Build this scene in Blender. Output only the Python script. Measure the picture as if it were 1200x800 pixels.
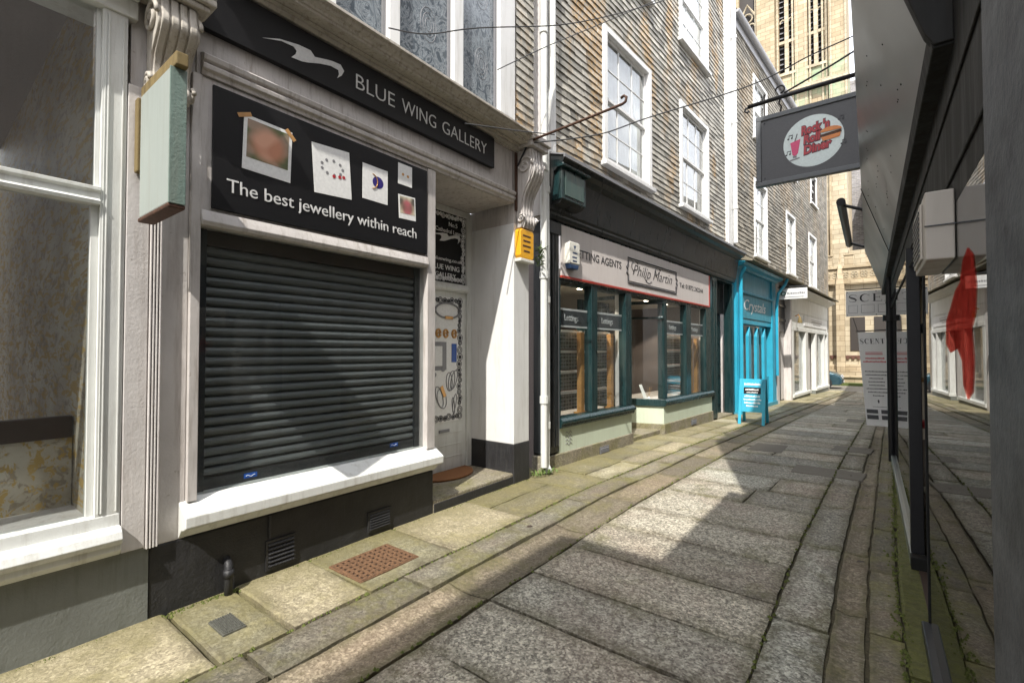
import bpy, bmesh, math, random
from mathutils import Vector, Matrix
random.seed(11)
R_ = math.radians
for o in list(bpy.data.objects): bpy.data.objects.remove(o, do_unlink=True)
S = bpy.context.scene
COL = S.collection
# ------------------------------------------------------------ camera
cd = bpy.data.cameras.new("Camera"); cam = bpy.data.objects.new("Camera", cd); COL.objects.link(cam)
cd.sensor_width = 36; cd.lens = 16.5; cd.clip_start = 0.02; cd.clip_end = 500
cam.location = (0, 0, 1.55); cam.rotation_euler = (R_(90 + 1.198), 0, R_(37.36))
S.camera = cam
# ------------------------------------------------------------ world + sun
SUNV = Vector((-0.41, 1.18, -1.50)).normalized()
W = bpy.data.worlds.new("World"); S.world = W; W.use_nodes = True
nt = W.node_tree; nt.nodes.clear()
sky = nt.nodes.new("ShaderNodeTexSky"); sky.sky_type = 'NISHITA'; sky.sun_disc = False
sky.sun_elevation = math.asin(-SUNV.z); sky.sun_rotation = math.atan2(-SUNV.x, -SUNV.y)
sky.air_density = 1.0; sky.dust_density = 2.5; sky.ozone_density = 1.0
bg = nt.nodes.new("ShaderNodeBackground"); bg.inputs[1].default_value = 0.15
wo = nt.nodes.new("ShaderNodeOutputWorld")
tcw = nt.nodes.new("ShaderNodeTexCoord"); cn = nt.nodes.new("ShaderNodeTexNoise"); cn.inputs['Scale'].default_value = 2.2; cn.inputs['Detail'].default_value = 6; cn.inputs['Roughness'].default_value = .6
nt.links.new(tcw.outputs['Generated'], cn.inputs['Vector'])
cr = nt.nodes.new("ShaderNodeValToRGB"); cr.color_ramp.elements[0].position = .30; cr.color_ramp.elements[0].color = (.45, .45, .45, 1); cr.color_ramp.elements[1].position = .58
nt.links.new(cn.outputs[0], cr.inputs[0])
cm = nt.nodes.new("ShaderNodeMix"); cm.data_type = 'RGBA'; cm.inputs[7].default_value = (8.6, 8.8, 9.3, 1)
nt.links.new(cr.outputs[0], cm.inputs[0]); nt.links.new(sky.outputs[0], cm.inputs[6]); nt.links.new(cm.outputs[2], bg.inputs[0]); nt.links.new(bg.outputs[0], wo.inputs[0])
sl = bpy.data.lights.new("Sun", 'SUN'); sl.energy = 3.3; sl.angle = R_(0.5); sl.color = (1.0, 0.955, 0.885)
so = bpy.data.objects.new("Sun", sl); COL.objects.link(so)
so.rotation_euler = SUNV.to_track_quat('-Z', 'Y').to_euler(); so.location = (2, -5, 20)
S.view_settings.view_transform = 'Standard'; S.view_settings.look = 'None'
S.view_settings.exposure = 1.08; S.view_settings.gamma = 1
S.render.engine = 'CYCLES'
S.cycles.max_bounces = 10; S.cycles.diffuse_bounces = 5; S.cycles.glossy_bounces = 5
S.cycles.transparent_max_bounces = 16; S.cycles.sample_clamp_indirect = 6
try: S.cycles.use_denoising = True
except Exception: pass

# ------------------------------------------------------------ materials
def newmat(name):
    m = bpy.data.materials.new(name); m.use_nodes = True
    n = m.node_tree; n.nodes.clear()
    out = n.nodes.new("ShaderNodeOutputMaterial")
    return m, n, out
def L(n, a, b): n.links.new(a, b)
def pos(n, scale=(1, 1, 1)):
    g = n.nodes.new("ShaderNodeNewGeometry")
    mp = n.nodes.new("ShaderNodeMapping"); mp.inputs['Scale'].default_value = scale
    L(n, g.outputs['Position'], mp.inputs[0]); return mp.outputs[0]
def noise(n, vec, sc, det=4, rough=.6, dist=0):
    t = n.nodes.new("ShaderNodeTexNoise"); t.inputs['Scale'].default_value = sc
    t.inputs['Detail'].default_value = det; t.inputs['Roughness'].default_value = rough
    t.inputs['Distortion'].default_value = dist
    L(n, vec, t.inputs['Vector']); return t.outputs[0]
def ramp(n, fac, stops, interp='LINEAR'):
    r = n.nodes.new("ShaderNodeValToRGB"); r.color_ramp.interpolation = interp
    el = r.color_ramp.elements
    while len(el) < len(stops): el.new(.5)
    for e, (p, c) in zip(el, stops):
        e.position = p; e.color = (*c, 1) if isinstance(c, tuple) else (c, c, c, 1)
    L(n, fac, r.inputs[0]); return r.outputs[0]
def mix(n, fac, a, b, mode='MIX'):
    m = n.nodes.new("ShaderNodeMix"); m.data_type = 'RGBA'; m.blend_type = mode
    for sock, v in ((m.inputs[0], fac), (m.inputs[6], a), (m.inputs[7], b)):
        if isinstance(v, (int, float)): sock.default_value = v
        elif isinstance(v, tuple): sock.default_value = (*v, 1)
        else: L(n, v, sock)
    return m.outputs[2]
def math_(n, op, a, b=0.0, clamp=False):
    m = n.nodes.new("ShaderNodeMath"); m.operation = op; m.use_clamp = clamp
    for sock, v in ((m.inputs[0], a), (m.inputs[1], b)):
        if isinstance(v, (int, float)): sock.default_value = v
        else: L(n, v, sock)
    return m.outputs[0]
def bsdf(n, out, col, rough=.5, metal=0, spec=.5, bump=None, bs=.3, bd=.01):
    p = n.nodes.new("ShaderNodeBsdfPrincipled")
    for k, v in (('Base Color', col), ('Roughness', rough), ('Metallic', metal), ('Specular IOR Level', spec)):
        if isinstance(v, (int, float)): p.inputs[k].default_value = v
        elif isinstance(v, tuple): p.inputs[k].default_value = (*v, 1)
        else: L(n, v, p.inputs[k])
    if bump is not None:
        b = n.nodes.new("ShaderNodeBump"); b.inputs['Strength'].default_value = bs; b.inputs['Distance'].default_value = bd
        L(n, bump, b.inputs['Height']); L(n, b.outputs[0], p.inputs['Normal'])
    L(n, p.outputs[0], out.inputs[0]); return p
def scale3(c, k): return tuple(max(0, min(1, x * k)) for x in c)

def painted(name, c, rough=.45, dirt=(.30, .25, .19), dirtamt=.35, var=.12, bs=.25, chip=None, scale=1.0, spec=.5):
    """weathered paint: mottled tone, grime streaks running down, fine brush bump, optional chips to another colour"""
    m, n, out = newmat(name)
    v = pos(n); streak = pos(n, (9, 9, .8))
    a = noise(n, v, 2.3 * scale, 5); b = noise(n, streak, 1.6 * scale, 5, .7); f = noise(n, v, 60, 3)
    col = ramp(n, a, [(.3, scale3(c, 1 - var)), (.7, scale3(c, 1 + var * .5))])
    msk = ramp(n, b, [(.50, 0.0), (.78, 1.0)])
    col = mix(n, math_(n, 'MULTIPLY', msk, dirtamt), col, tuple(x * (.6 + .4 * sum(c) / 3) for x in dirt))
    if chip:
        ch = ramp(n, noise(n, v, 11, 8, .75), [(.655, 0.0), (.67, 1.0)])
        col = mix(n, ch, col, chip)
    r = ramp(n, b, [(.3, rough - .08), (.8, min(1, rough + .25))])
    hb = math_(n, 'ADD', math_(n, 'MULTIPLY', a, 1.2), math_(n, 'MULTIPLY', f, .35))
    bsdf(n, out, col, r, 0, spec, hb, bs, .006); return m
def plain(name, c, rough=.5, metal=0, spec=.5, nb=0, sc=40, var=.08):
    m, n, out = newmat(name); v = pos(n); a = noise(n, v, sc, 4)
    col = ramp(n, a, [(.3, scale3(c, 1 - var)), (.7, scale3(c, 1 + var))])
    bsdf(n, out, col, rough, metal, spec, a if nb else None, nb, .005); return m
def glass_mat(name, tint=(.93, .95, .95), f0=.05, rough=.0, dirt=.0):
    m, n, out = newmat(name)
    lw = n.nodes.new("ShaderNodeLayerWeight"); lw.inputs[0].default_value = .5
    fr = math_(n, 'ADD', math_(n, 'MULTIPLY', math_(n, 'POWER', lw.outputs['Facing'], 5.0), 1 - f0), f0, True)
    t = n.nodes.new("ShaderNodeBsdfTransparent"); t.inputs[0].default_value = (*tint, 1)
    g = n.nodes.new("ShaderNodeBsdfGlossy"); g.inputs['Roughness'].default_value = rough
    v = pos(n); b = n.nodes.new("ShaderNodeBump"); b.inputs['Strength'].default_value = .04; b.inputs['Distance'].default_value = .01
    L(n, noise(n, v, 1.3, 2), b.inputs['Height']); L(n, b.outputs[0], g.inputs['Normal'])
    mx = n.nodes.new("ShaderNodeMixShader"); L(n, fr, mx.inputs[0]); L(n, t.outputs[0], mx.inputs[1]); L(n, g.outputs[0], mx.inputs[2])
    last = mx.outputs[0]
    if dirt:
        d = n.nodes.new("ShaderNodeBsdfDiffuse"); d.inputs[0].default_value = (.5, .5, .47, 1)
        dm = math_(n, 'MULTIPLY', ramp(n, noise(n, pos(n, (3, 3, 1)), 2.2, 6, .7), [(.45, .2), (.8, 1.0)]), dirt)
        m2 = n.nodes.new("ShaderNodeMixShader"); L(n, dm, m2.inputs[0]); L(n, last, m2.inputs[1]); L(n, d.outputs[0], m2.inputs[2]); last = m2.outputs[0]
    L(n, last, out.inputs[0]); return m
def grains(n, vec, sc):
    t = n.nodes.new("ShaderNodeTexVoronoi"); t.inputs['Scale'].default_value = sc; L(n, vec, t.inputs['Vector'])
    x = n.nodes.new("ShaderNodeSeparateColor"); L(n, t.outputs['Color'], x.inputs[0]); return x.outputs[0]
def attr(n, name):
    a = n.nodes.new("ShaderNodeAttribute"); a.attribute_name = name; return a.outputs['Fac']

def granite(name, dark=(.055, .050, .042), light=(.34, .31, .25), moss=0.0, mosscol=(.16, .15, .045), pink=.25, wall=0):
    m, n, out = newmat(name); v = pos(n); t = attr(n, 'tone')
    sp = grains(n, v, 92); sp2 = grains(n, v, 48)
    sp = math_(n, 'ADD', math_(n, 'MULTIPLY', sp, .62), math_(n, 'MULTIPLY', sp2, .38)); sp2 = noise(n, v, 34, 5, .75); big = noise(n, v, 1.1, 5, .6); mid = noise(n, v, 5, 6, .7)
    col = ramp(n, sp, [(.22, dark), (.42, tuple((a * .72 + b * .28) for a, b in zip(dark, light))), (.62, tuple((a * .5 + b * .5) for a, b in zip(dark, light))), (.86, light)])
    col = mix(n, .35, col, ramp(n, sp2, [(.35, scale3(dark, 1.5)), (.65, scale3(light, .85))]))
    col = mix(n, math_(n, 'MULTIPLY', ramp(n, big, [(.45, 0.0), (.68, 1.0)]), pink), col, (.21, .12, .09))
    col = mix(n, math_(n, 'MULTIPLY', ramp(n, mid, [(.5, 0.0), (.75, 1.0)]), .35), col, (.075, .068, .052))
    col = mix(n, 1.0, col, ramp(n, t, [(0, .68), (1, 1.28)]), 'MULTIPLY')
    ed = attr(n, 'edge'); t2 = ramp(n, math_(n, 'FRACT', math_(n, 'MULTIPLY', t, 7.3)), [(0, (1.03, 1.0, .94)), (1, (.96, 1.0, 1.0))])
    col = mix(n, 1.0, col, t2, 'MULTIPLY')
    em_ = math_(n, 'MULTIPLY', math_(n, 'POWER', ed, 1.4), ramp(n, noise(n, v, 6, 5, .7), [(.35, .25), (.62, .95)]))
    col = mix(n, math_(n, 'MULTIPLY', em_, .75), col, ramp(n, noise(n, v, 2.1, 3), [(.42, (.085, .070, .042)), (.6, (.10, .095, .032))]))
    if wall:
        gg = n.nodes.new('ShaderNodeNewGeometry'); sxx = n.nodes.new('ShaderNodeSeparateXYZ'); L(n, gg.outputs['Position'], sxx.inputs[0])
        near = ramp(n, math_(n, 'ADD', math_(n, 'MULTIPLY', math_(n, 'ADD', sxx.outputs[0], 3.3), 1.1), math_(n, 'MULTIPLY', math_(n, 'SUBTRACT', noise(n, v, 3.2, 5, .7), .5), 1.3)), [(.05, 1.0), (.5, 0.0)])
        col = mix(n, math_(n, 'MULTIPLY', near, .7), col, scale3(mosscol, .8))
    if moss:
        ms = ramp(n, noise(n, v, 2.4, 7, .68), [(.60 - moss * .35, 0.0), (.74 - moss * .25, 1.0)])
        mc = ramp(n, noise(n, v, 30, 3), [(.3, scale3(mosscol, .6)), (.7, scale3(mosscol, 1.35))])
        col = mix(n, math_(n, 'MULTIPLY', ms, .72), col, mc)
    h = math_(n, 'ADD', math_(n, 'MULTIPLY', sp, .5), math_(n, 'ADD', math_(n, 'MULTIPLY', sp2, .8), math_(n, 'MULTIPLY', mid, 1.6)))
    bsdf(n, out, col, ramp(n, sp2, [(.3, .55), (.7, .85)]), 0, .45, h, .75, .012); return m
def slate_mat(name, c1, c2, lichen=0.0):
    m, n, out = newmat(name); v = pos(n); t = attr(n, 'tone')
    a = noise(n, v, 14, 6, .7); b = noise(n, pos(n, (6, 6, 1.2)), 2.0, 5, .7)
    col = mix(n, t, c1, c2)
    col = mix(n, .55, col, ramp(n, a, [(.35, .5), (.7, 1.0)]), 'MULTIPLY')
    col = mix(n, 1.0, col, ramp(n, b, [(.3, .88), (.7, 1.1)]), 'MULTIPLY')
    if lichen:
        big = noise(n, pos(n, (1.1, 1.1, .5)), 1.25, 4, .55)
        ms = math_(n, 'MULTIPLY', ramp(n, big, [(.50, 0.0), (.60, 1.0)]), ramp(n, noise(n, v, 20, 5, .7), [(.40, 0.0), (.56, 1.0)]))
        col = mix(n, math_(n, 'MULTIPLY', ms, lichen), col, (.46, .25, .05))
    bsdf(n, out, col, .75, 0, .35, a, .6, .008); return m
def ashlar(name, c1, c2, mortar, bw=.62, bh=.31, green=0.0):
    m, n, out = newmat(name)
    g = n.nodes.new("ShaderNodeNewGeometry"); sx = n.nodes.new("ShaderNodeSeparateXYZ"); L(n, g.outputs['Position'], sx.inputs[0])
    cx = n.nodes.new("ShaderNodeCombineXYZ"); L(n, math_(n, 'ADD', sx.outputs[0], sx.outputs[1]), cx.inputs[0]); L(n, sx.outputs[2], cx.inputs[1])
    br = n.nodes.new("ShaderNodeTexBrick"); br.inputs['Scale'].default_value = 1; br.inputs['Brick Width'].default_value = bw
    br.inputs['Row Height'].default_value = bh; br.inputs['Mortar Size'].default_value = .012
    br.inputs['Color1'].default_value = (*c1, 1); br.inputs['Color2'].default_value = (*c2, 1); br.inputs['Mortar'].default_value = (*mortar, 1)
    L(n, cx.outputs[0], br.inputs['Vector'])
    v = pos(n); a = noise(n, v, 1.2, 6, .7)
    col = mix(n, .6, br.outputs[0], ramp(n, a, [(.3, .62), (.7, 1.25)]), 'MULTIPLY')
    if green:
        z = ramp(n, math_(n, 'MULTIPLY', sx.outputs[2], 1 / 40), [(.47, 0.0), (.50, 1.0), (.545, 1.0), (.57, 0.0)])
        col = mix(n, math_(n, 'MULTIPLY', z, math_(n, 'MULTIPLY', ramp(n, noise(n, v, .8, 5), [(.4, 0.0), (.6, 1.0)]), green)), col, (.22, .34, .22))
    bsdf(n, out, col, .85, 0, .3, math_(n, 'ADD', br.outputs[1], a), .4, .02); return m
def wallpaper():
    m, n, out = newmat('damask_wallpaper'); v = pos(n)
    w = noise(n, pos(n, (.42, 1, .8)), 11.0, 4, .6, 3.0)
    w2 = noise(n, v, 2.5, 3, .5)
    fig = math_(n, 'MULTIPLY', ramp(n, w, [(.50, 0.0), (.525, 1.0), (.565, 1.0), (.59, 0.0)]), ramp(n, w2, [(.32, .35), (.55, 1.0)]))
    base = ramp(n, noise(n, v, 3, 3), [(.3, (.40, .385, .35)), (.7, (.50, .475, .43))])
    col = mix(n, math_(n, 'MULTIPLY', fig, .9), base, (.25, .155, .035))
    bsdf(n, out, col, math_(n, 'SUBTRACT', .65, math_(n, 'MULTIPLY', fig, .25)), 0, .4); return m
def wallpaper_flecked():
    m, n, out = newmat('gold_flecked_wallpaper'); v = pos(n)
    fl = noise(n, pos(n, (5.5, 24, 22)), 1.0, 4, .65, .6); big = noise(n, pos(n, (.8, 1, 1)), 1.7, 4, .6)
    dk = noise(n, pos(n, (4, 9, 9)), 1.3, 5, .7, 1.0)
    base = ramp(n, big, [(.35, (.34, .30, .235)), (.65, (.56, .52, .44))])
    col = mix(n, ramp(n, dk, [(.52, 0.0), (.6, .55)]), base, (.13, .085, .05))
    col = mix(n, ramp(n, fl, [(.53, 0.0), (.57, .9)]), col, (.40, .27, .08))
    bsdf(n, out, col, .6, 0, .3); return m
def blurphoto(name, c, r, inner, outer, spot=None):
    m, n, out = newmat(name)
    g = n.nodes.new("ShaderNodeNewGeometry")
    vd = n.nodes.new("ShaderNodeVectorMath"); vd.operation = 'DISTANCE'; vd.inputs[1].default_value = c
    L(n, g.outputs['Position'], vd.inputs[0])
    f = ramp(n, math_(n, 'DIVIDE', vd.outputs['Value'], r), [(.45, 1.0), (1.0, 0.0)], 'EASE')
    bgc = ramp(n, noise(n, g.outputs['Position'], 9, 1), [(.4, outer[0]), (.6, outer[1])])
    fg = ramp(n, noise(n, g.outputs['Position'], 7, 0), [(.4, inner[0]), (.6, inner[1])])
    bsdf(n, out, mix(n, f, bgc, fg), .4); return m

def stone_dark(name):
    m, n, out = newmat(name); v = pos(n); a = noise(n, v, 9, 7, .7); c = noise(n, v, 45, 4, .7); e = noise(n, pos(n, (1, 1, 3)), 3, 5, .7)
    col = ramp(n, a, [(.35, (.030, .034, .040)), (.62, (.075, .082, .092))])
    col = mix(n, math_(n, 'MULTIPLY', ramp(n, e, [(.5, 0.0), (.7, 1.0)]), .5), col, (.13, .14, .15))
    bsdf(n, out, col, .6, 0, .4, math_(n, 'ADD', a, math_(n, 'MULTIPLY', c, .5)), .6, .008); return m
def panel_metal(name):
    m, n, out = newmat(name); v = pos(n); a = noise(n, v, 1.6, 5, .6); c = noise(n, v, 22, 6, .75)
    col = ramp(n, a, [(.3, (.13, .135, .125)), (.7, (.21, .212, .198))])
    col = mix(n, math_(n, 'MULTIPLY', ramp(n, c, [(.62, 0.0), (.72, 1.0)]), .12), col, (.10, .09, .08))
    col = mix(n, math_(n, 'MULTIPLY', ramp(n, noise(n, v, .9, 2), [(.5, 0.0), (.65, 1.0)]), .25), col, (.26, .19, .17))
    bsdf(n, out, col, ramp(n, a, [(.3, .28), (.7, .42)]), .35, .6, a, .05, .01); return m
M = {}
M['white'] = painted('white_gloss_paint', (.66, .67, .64), .36, dirt=(.25, .21, .15), dirtamt=.5, var=.08, bs=.4, chip=(.40, .37, .32))
M['white_old'] = painted('weathered_white_paint', (.52, .49, .465), .5, dirt=(.20, .155, .11), dirtamt=.75, var=.16, bs=.5, chip=(.30, .25, .2), scale=1.6)
M['cornice_stone'] = painted('dirty_stone_paint', (.46, .425, .37), .75, dirt=(.16, .125, .07), dirtamt=.8, var=.2, bs=.7, scale=2, chip=(.24, .2, .15))
M['cream'] = painted('pinkish_white_render', (.60, .57, .545), .55, dirt=(.24, .18, .14), dirtamt=.6, var=.12, bs=.8, chip=(.36, .33, .29))
M['cleanwhite'] = painted('clean_white_paint', (.70, .70, .685), .4, dirt=(.3, .27, .2), dirtamt=.35, var=.06, bs=.3)
M['grey_render'] = painted('grey_green_render', (.175, .185, .17), .55, dirt=(.12, .13, .08), dirtamt=.5, var=.18, bs=1.0, scale=1.2)
M['black_render'] = painted('black_painted_render', (.022, .022, .024), .5, dirt=(.08, .08, .07), dirtamt=.45, var=.3, bs=1.6, scale=2.2)
M['black_sign'] = plain('black_sign_board', (.009, .009, .010), .42, nb=.02, spec=.25)
M['letter'] = plain('pale_grey_lettering', (.62, .62, .61), .4)
M['letter_white'] = plain('white_vinyl_lettering', (.78, .78, .78), .4)
M['ink'] = plain('dark_ink_lettering', (.03, .03, .035), .5)
M['shutter'] = painted('charcoal_shutter_metal', (.15, .158, .160), .36, dirt=(.16, .16, .13), dirtamt=.35, var=.1, bs=.1, spec=.6)
M['frame_dark'] = plain('charcoal_metal_frame', (.040, .043, .048), .35, metal=.3)
M['darkgreen'] = painted('dark_green_gloss_paint', (.012, .034, .036), .25, dirtamt=.15, var=.15, bs=.15)
M['nearblack'] = painted('black_gloss_paint', (.018, .021, .022), .3, dirtamt=.3, var=.15, bs=.2)
M['palegreen'] = painted('pale_green_render', (.50, .56, .44), .6, dirtamt=.25, var=.05, bs=.4)
M['blue'] = painted('turquoise_blue_paint', (.030, .36, .52), .35, dirt=(.03, .2, .3), dirtamt=.3, var=.12, bs=.2)
M['blue_board'] = painted('blue_sign_paint', (.055, .30, .40), .45, dirt=(.08, .2, .25), dirtamt=.5, var=.12, bs=.2)
M['blue_sticker'] = plain('blue_sticker', (.01, .07, .32), .3)
M['granite'] = granite('granite_paving', (.040, .036, .029), (.70, .66, .56), pink=.3, moss=.12, mosscol=(.12, .11, .04))
M['granite_kerb'] = granite('granite_kerb_stone', (.06, .055, .045), (.33, .30, .23), moss=.35, pink=.3)
M['moss_pave'] = granite('mossy_pavement_stone', (.12, .105, .065), (.40, .36, .24), moss=.50, mosscol=(.20, .175, .075), pink=.05, wall=1)
M['pale_pave'] = granite('pale_grit_stone', (.15, .13, .09), (.50, .45, .32), moss=.3, mosscol=(.24, .21, .10), pink=.05, wall=1)
M['channel'] = granite('worn_gutter_stone', (.075, .06, .040), (.34, .29, .215), moss=.28, mosscol=(.13, .115, .045), pink=.15)
M['rightgreen'] = granite('algae_stained_stone', (.05, .05, .022), (.22, .20, .10), moss=1.0, mosscol=(.085, .09, .015), pink=.1)
M['soil'] = plain('dark_joint_soil', (.062, .052, .028), .95, nb=.8, sc=60, var=.5)
M['tarmac'] = plain('patched_tarmac', (.15, .135, .11), .8, nb=.8, sc=150, var=.35)
M['stone_plinth'] = granite('rough_granite_plinth', (.12, .10, .075), (.40, .36, .27), moss=.35, pink=.15)
M['slateB'] = slate_mat('pale_weathered_slate', (.20, .19, .165), (.58, .55, .48), lichen=.6)  # light beige-grey is this slate's own colour, with orange lichen
M['slateC'] = slate_mat('brown_grey_slate', (.17, .155, .125), (.40, .365, .30), lichen=.25)
M['roofslate'] = slate_mat('roof_slate', (.07, .07, .08), (.12, .12, .13))
M['gold'] = ashlar('golden_ashlar', (.31, .245, .155), (.41, .335, .225), (.20, .15, .09), green=.75)
M['gold_pale'] = ashlar('pale_golden_ashlar', (.36, .305, .215), (.46, .40, .29), (.24, .19, .12))
M['grey_stone'] = ashlar('grey_rubble_stone', (.17, .16, .16), (.27, .26, .27), (.36, .34, .3), .35, .16)
M['darkvoid'] = plain('dark_louvre', (.030, .024, .020), .7)
M['leadlight'] = plain('leaded_tower_glass', (.10, .12, .16), .15)
M['iron'] = plain('black_wrought_iron', (.018, .018, .02), .45, metal=.4, nb=.2)
M['rust'] = plain('rusty_iron', (.085, .042, .026), .7, metal=.3, nb=.6, sc=50, var=.5)
M['rust_grate'] = plain('rusted_cast_iron', (.135, .072, .036), .75, metal=.15, nb=.7, sc=70, var=.5)
M['steel_grate'] = plain('grey_cast_iron', (.16, .16, .14), .5, metal=.6, nb=.5, sc=70, var=.3)
M['hole'] = plain('black_hole', (.006, .006, .006), .9)
M['lead'] = plain('grey_lead_flashing', (.22, .22, .23), .6, metal=.4, nb=.3)
M['gutter'] = plain('pale_grey_gutter', (.36, .36, .37), .5)
M['glass'] = glass_mat('window_glass', dirt=.02)
M['glass_up'] = glass_mat('sash_glass', f0=.13, dirt=.03)
M['glass_mirror'] = glass_mat('dark_reflective_glass', tint=(.55, .56, .56), f0=.16)
M['wallpaper'] = wallpaper()
M['wallpaper_side'] = wallpaper_flecked()
M['wood_pale'] = plain('pale_pine', (.47, .25, .085), .5, nb=.1, sc=9, var=.25)
M['wood_old'] = painted('weathered_ochre_timber', (.20, .145, .055), .8, dirt=(.06, .04, .02), dirtamt=.8, var=.3, bs=1)
M['wood_dark'] = plain('dark_brown_timber', (.045, .028, .020), .5)
M['mint'] = painted('pale_mint_sign_board', (.31, .345, .32), .5, dirtamt=.25, var=.04, bs=.15)
M['mint_edge'] = painted('green_taped_edge', (.17, .235, .205), .3, dirtamt=.3, var=.12, bs=.9)
M['yellow'] = plain('amber_alarm_plastic', (.80, .40, .02), .35)
M['cardboard'] = plain('ivory_plastic', (.70, .69, .62), .4)
M['navy'] = plain('navy_blue_plastic', (.02, .05, .12), .35)
M['signwhite'] = painted('off_white_sign_panel', (.60, .555, .53), .4, dirtamt=.15, var=.04, bs=.08)
M['red'] = plain('red_trim', (.42, .045, .03), .4)
M['coir'] = plain('brown_coir_mat', (.22, .095, .035), .95, nb=1.0, sc=160, var=.45)
M['lightgrey_floor'] = plain('pale_interior_floor', (.35, .33, .30), .5)
M['int_wall'] = plain('mauve_interior_wall', (.20, .165, .155), .8)
M['int_beige'] = plain('cream_interior_wall', (.50, .45, .38), .8)
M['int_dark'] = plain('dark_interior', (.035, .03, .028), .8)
M['paper'] = plain('white_paper', (.75, .75, .73), .5)
M['photo_dark'] = None
M['fascia_metal'] = panel_metal('grey_green_metal_panel')
M['fascia_dark'] = painted('dark_metal_trim', (.014, .014, .013), .6, dirt=(.05, .036, .022), dirtamt=.6, var=.3, bs=.3, spec=.2)
M['pillar'] = stone_dark('dark_slate_stone_pillar')
M['ac_white'] = painted('ivory_unit_plastic', (.44, .405, .36), .4, dirtamt=.25, var=.04, bs=.05)
M['alu'] = plain('brushed_aluminium', (.42, .45, .44), .35, metal=.85)
M['diner_grey'] = plain('charcoal_sign_panel', (.048, .048, .051), .4)
M['diner_frame'] = plain('slate_grey_sign_frame', (.085, .092, .098), .4, nb=.1)
M['disc'] = plain('pale_disc', (.62, .70, .69), .35)
M['dred'] = plain('diner_red', (.42, .02, .03), .4)
M['dredge'] = plain('diner_letter_edge', (.10, .02, .03), .4)
M['pink'] = plain('milkshake_pink', (.62, .05, .16), .4)
M['bun'] = plain('burger_bun_orange', (.62, .20, .035), .4)
M['vinyl_white'] = painted('white_banner_vinyl', (.80, .80, .79), .45, dirtamt=.1, var=.04, bs=.1)
M['red_ink'] = plain('red_print', (.55, .04, .05), .5)
M['stool_red'] = plain('red_stool_vinyl', (.45, .02, .03), .35)
M['car'] = plain('blue_grey_car_paint', (.035, .085, .11), .22, metal=.35, spec=.7)
M['tyre'] = plain('tyre_rubber', (.02, .02, .02), .8)
M['lamp'] = plain('headlamp_glass', (.7, .72, .75), .1)
M['wire'] = plain('black_cable', (.03, .03, .03), .6)
M['lace'] = None
M['gold_jewel'] = plain('gold_jewel', (.55, .30, .10), .3, metal=.5)
M['silver_ink'] = plain('grey_print', (.20, .20, .21), .4)
M['grass'] = plain('green_verge', (.07, .09, .02), .9, nb=.8, sc=50, var=.4)
M['weed'] = plain('weed_leaf', (.10, .16, .03), .7)
M['curtain'] = plain('white_curtain', (.7, .7, .68), .8)

em, n, out = newmat('lit_bulb'); e_ = n.nodes.new('ShaderNodeEmission'); e_.inputs[0].default_value = (1, .85, .65, 1); e_.inputs[1].default_value = 12; L(n, e_.outputs[0], out.inputs[0]); M['bulb'] = em
def lace():
    m, n, out = newmat('lace_behind_glass'); v = pos(n, (1, 1, .8))
    a = noise(n, v, 5.5, 3, .5, 3.2); e = noise(n, pos(n, (1, 1, .35)), 9, 4, .6, 1.0); f = noise(n, v, 60, 3, .6)
    sw = ramp(n, a, [(.40, 0.0), (.47, .8), (.50, .15), (.56, .9), (.62, .1)])
    col = mix(n, sw, (.075, .095, .115), (.30, .335, .36))
    col = mix(n, ramp(n, e, [(.5, 0.0), (.75, .5)]), col, (.26, .30, .33)); col = mix(n, .35, col, ramp(n, f, [(.35, .45), (.65, 1.1)]), 'MULTIPLY')
    bsdf(n, out, col, .12, 0, .5); return m
M['leaded'] = lace()
def listing_mat():
    m, n, out = newmat('property_cards_print')
    g = n.nodes.new("ShaderNodeNewGeometry"); sx = n.nodes.new("ShaderNodeSeparateXYZ"); L(n, g.outputs['Position'], sx.inputs[0])
    cx = n.nodes.new("ShaderNodeCombineXYZ"); L(n, sx.outputs[1], cx.inputs[0]); L(n, sx.outputs[2], cx.inputs[1])
    br = n.nodes.new("ShaderNodeTexBrick"); br.offset = 0; br.inputs['Scale'].default_value = 1
    br.inputs['Brick Width'].default_value = .075; br.inputs['Row Height'].default_value = .055; br.inputs['Mortar Size'].default_value = .006
    br.inputs['Color1'].default_value = (.06, .07, .06, 1); br.inputs['Color2'].default_value = (.20, .22, .22, 1); br.inputs['Mortar'].default_value = (.45, .45, .45, 1)
    L(n, cx.outputs[0], br.inputs['Vector'])
    col = mix(n, .6, br.outputs[0], ramp(n, noise(n, g.outputs['Position'], 45, 3), [(.35, (.25, .3, .3)), (.5, (.8, .9, .7)), (.62, (.9, .95, 1.4))]), 'MULTIPLY')
    bsdf(n, out, col, .3); return m
M['cards'] = listing_mat()

# ------------------------------------------------------------ mesh building
def frame(ox, oy, ang, oz=0.0):
    u = (math.sin(R_(ang)), math.cos(R_(ang))); nn = (u[1], -u[0])
    def T(s, d, z): return (ox + s * u[0] + d * nn[0], oy + s * u[1] + d * nn[1], z + oz)
    return T
def TW(x, y, z): return (x, y, z)
def gz(y): return -0.017 * max(0.0, y - 8)

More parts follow.
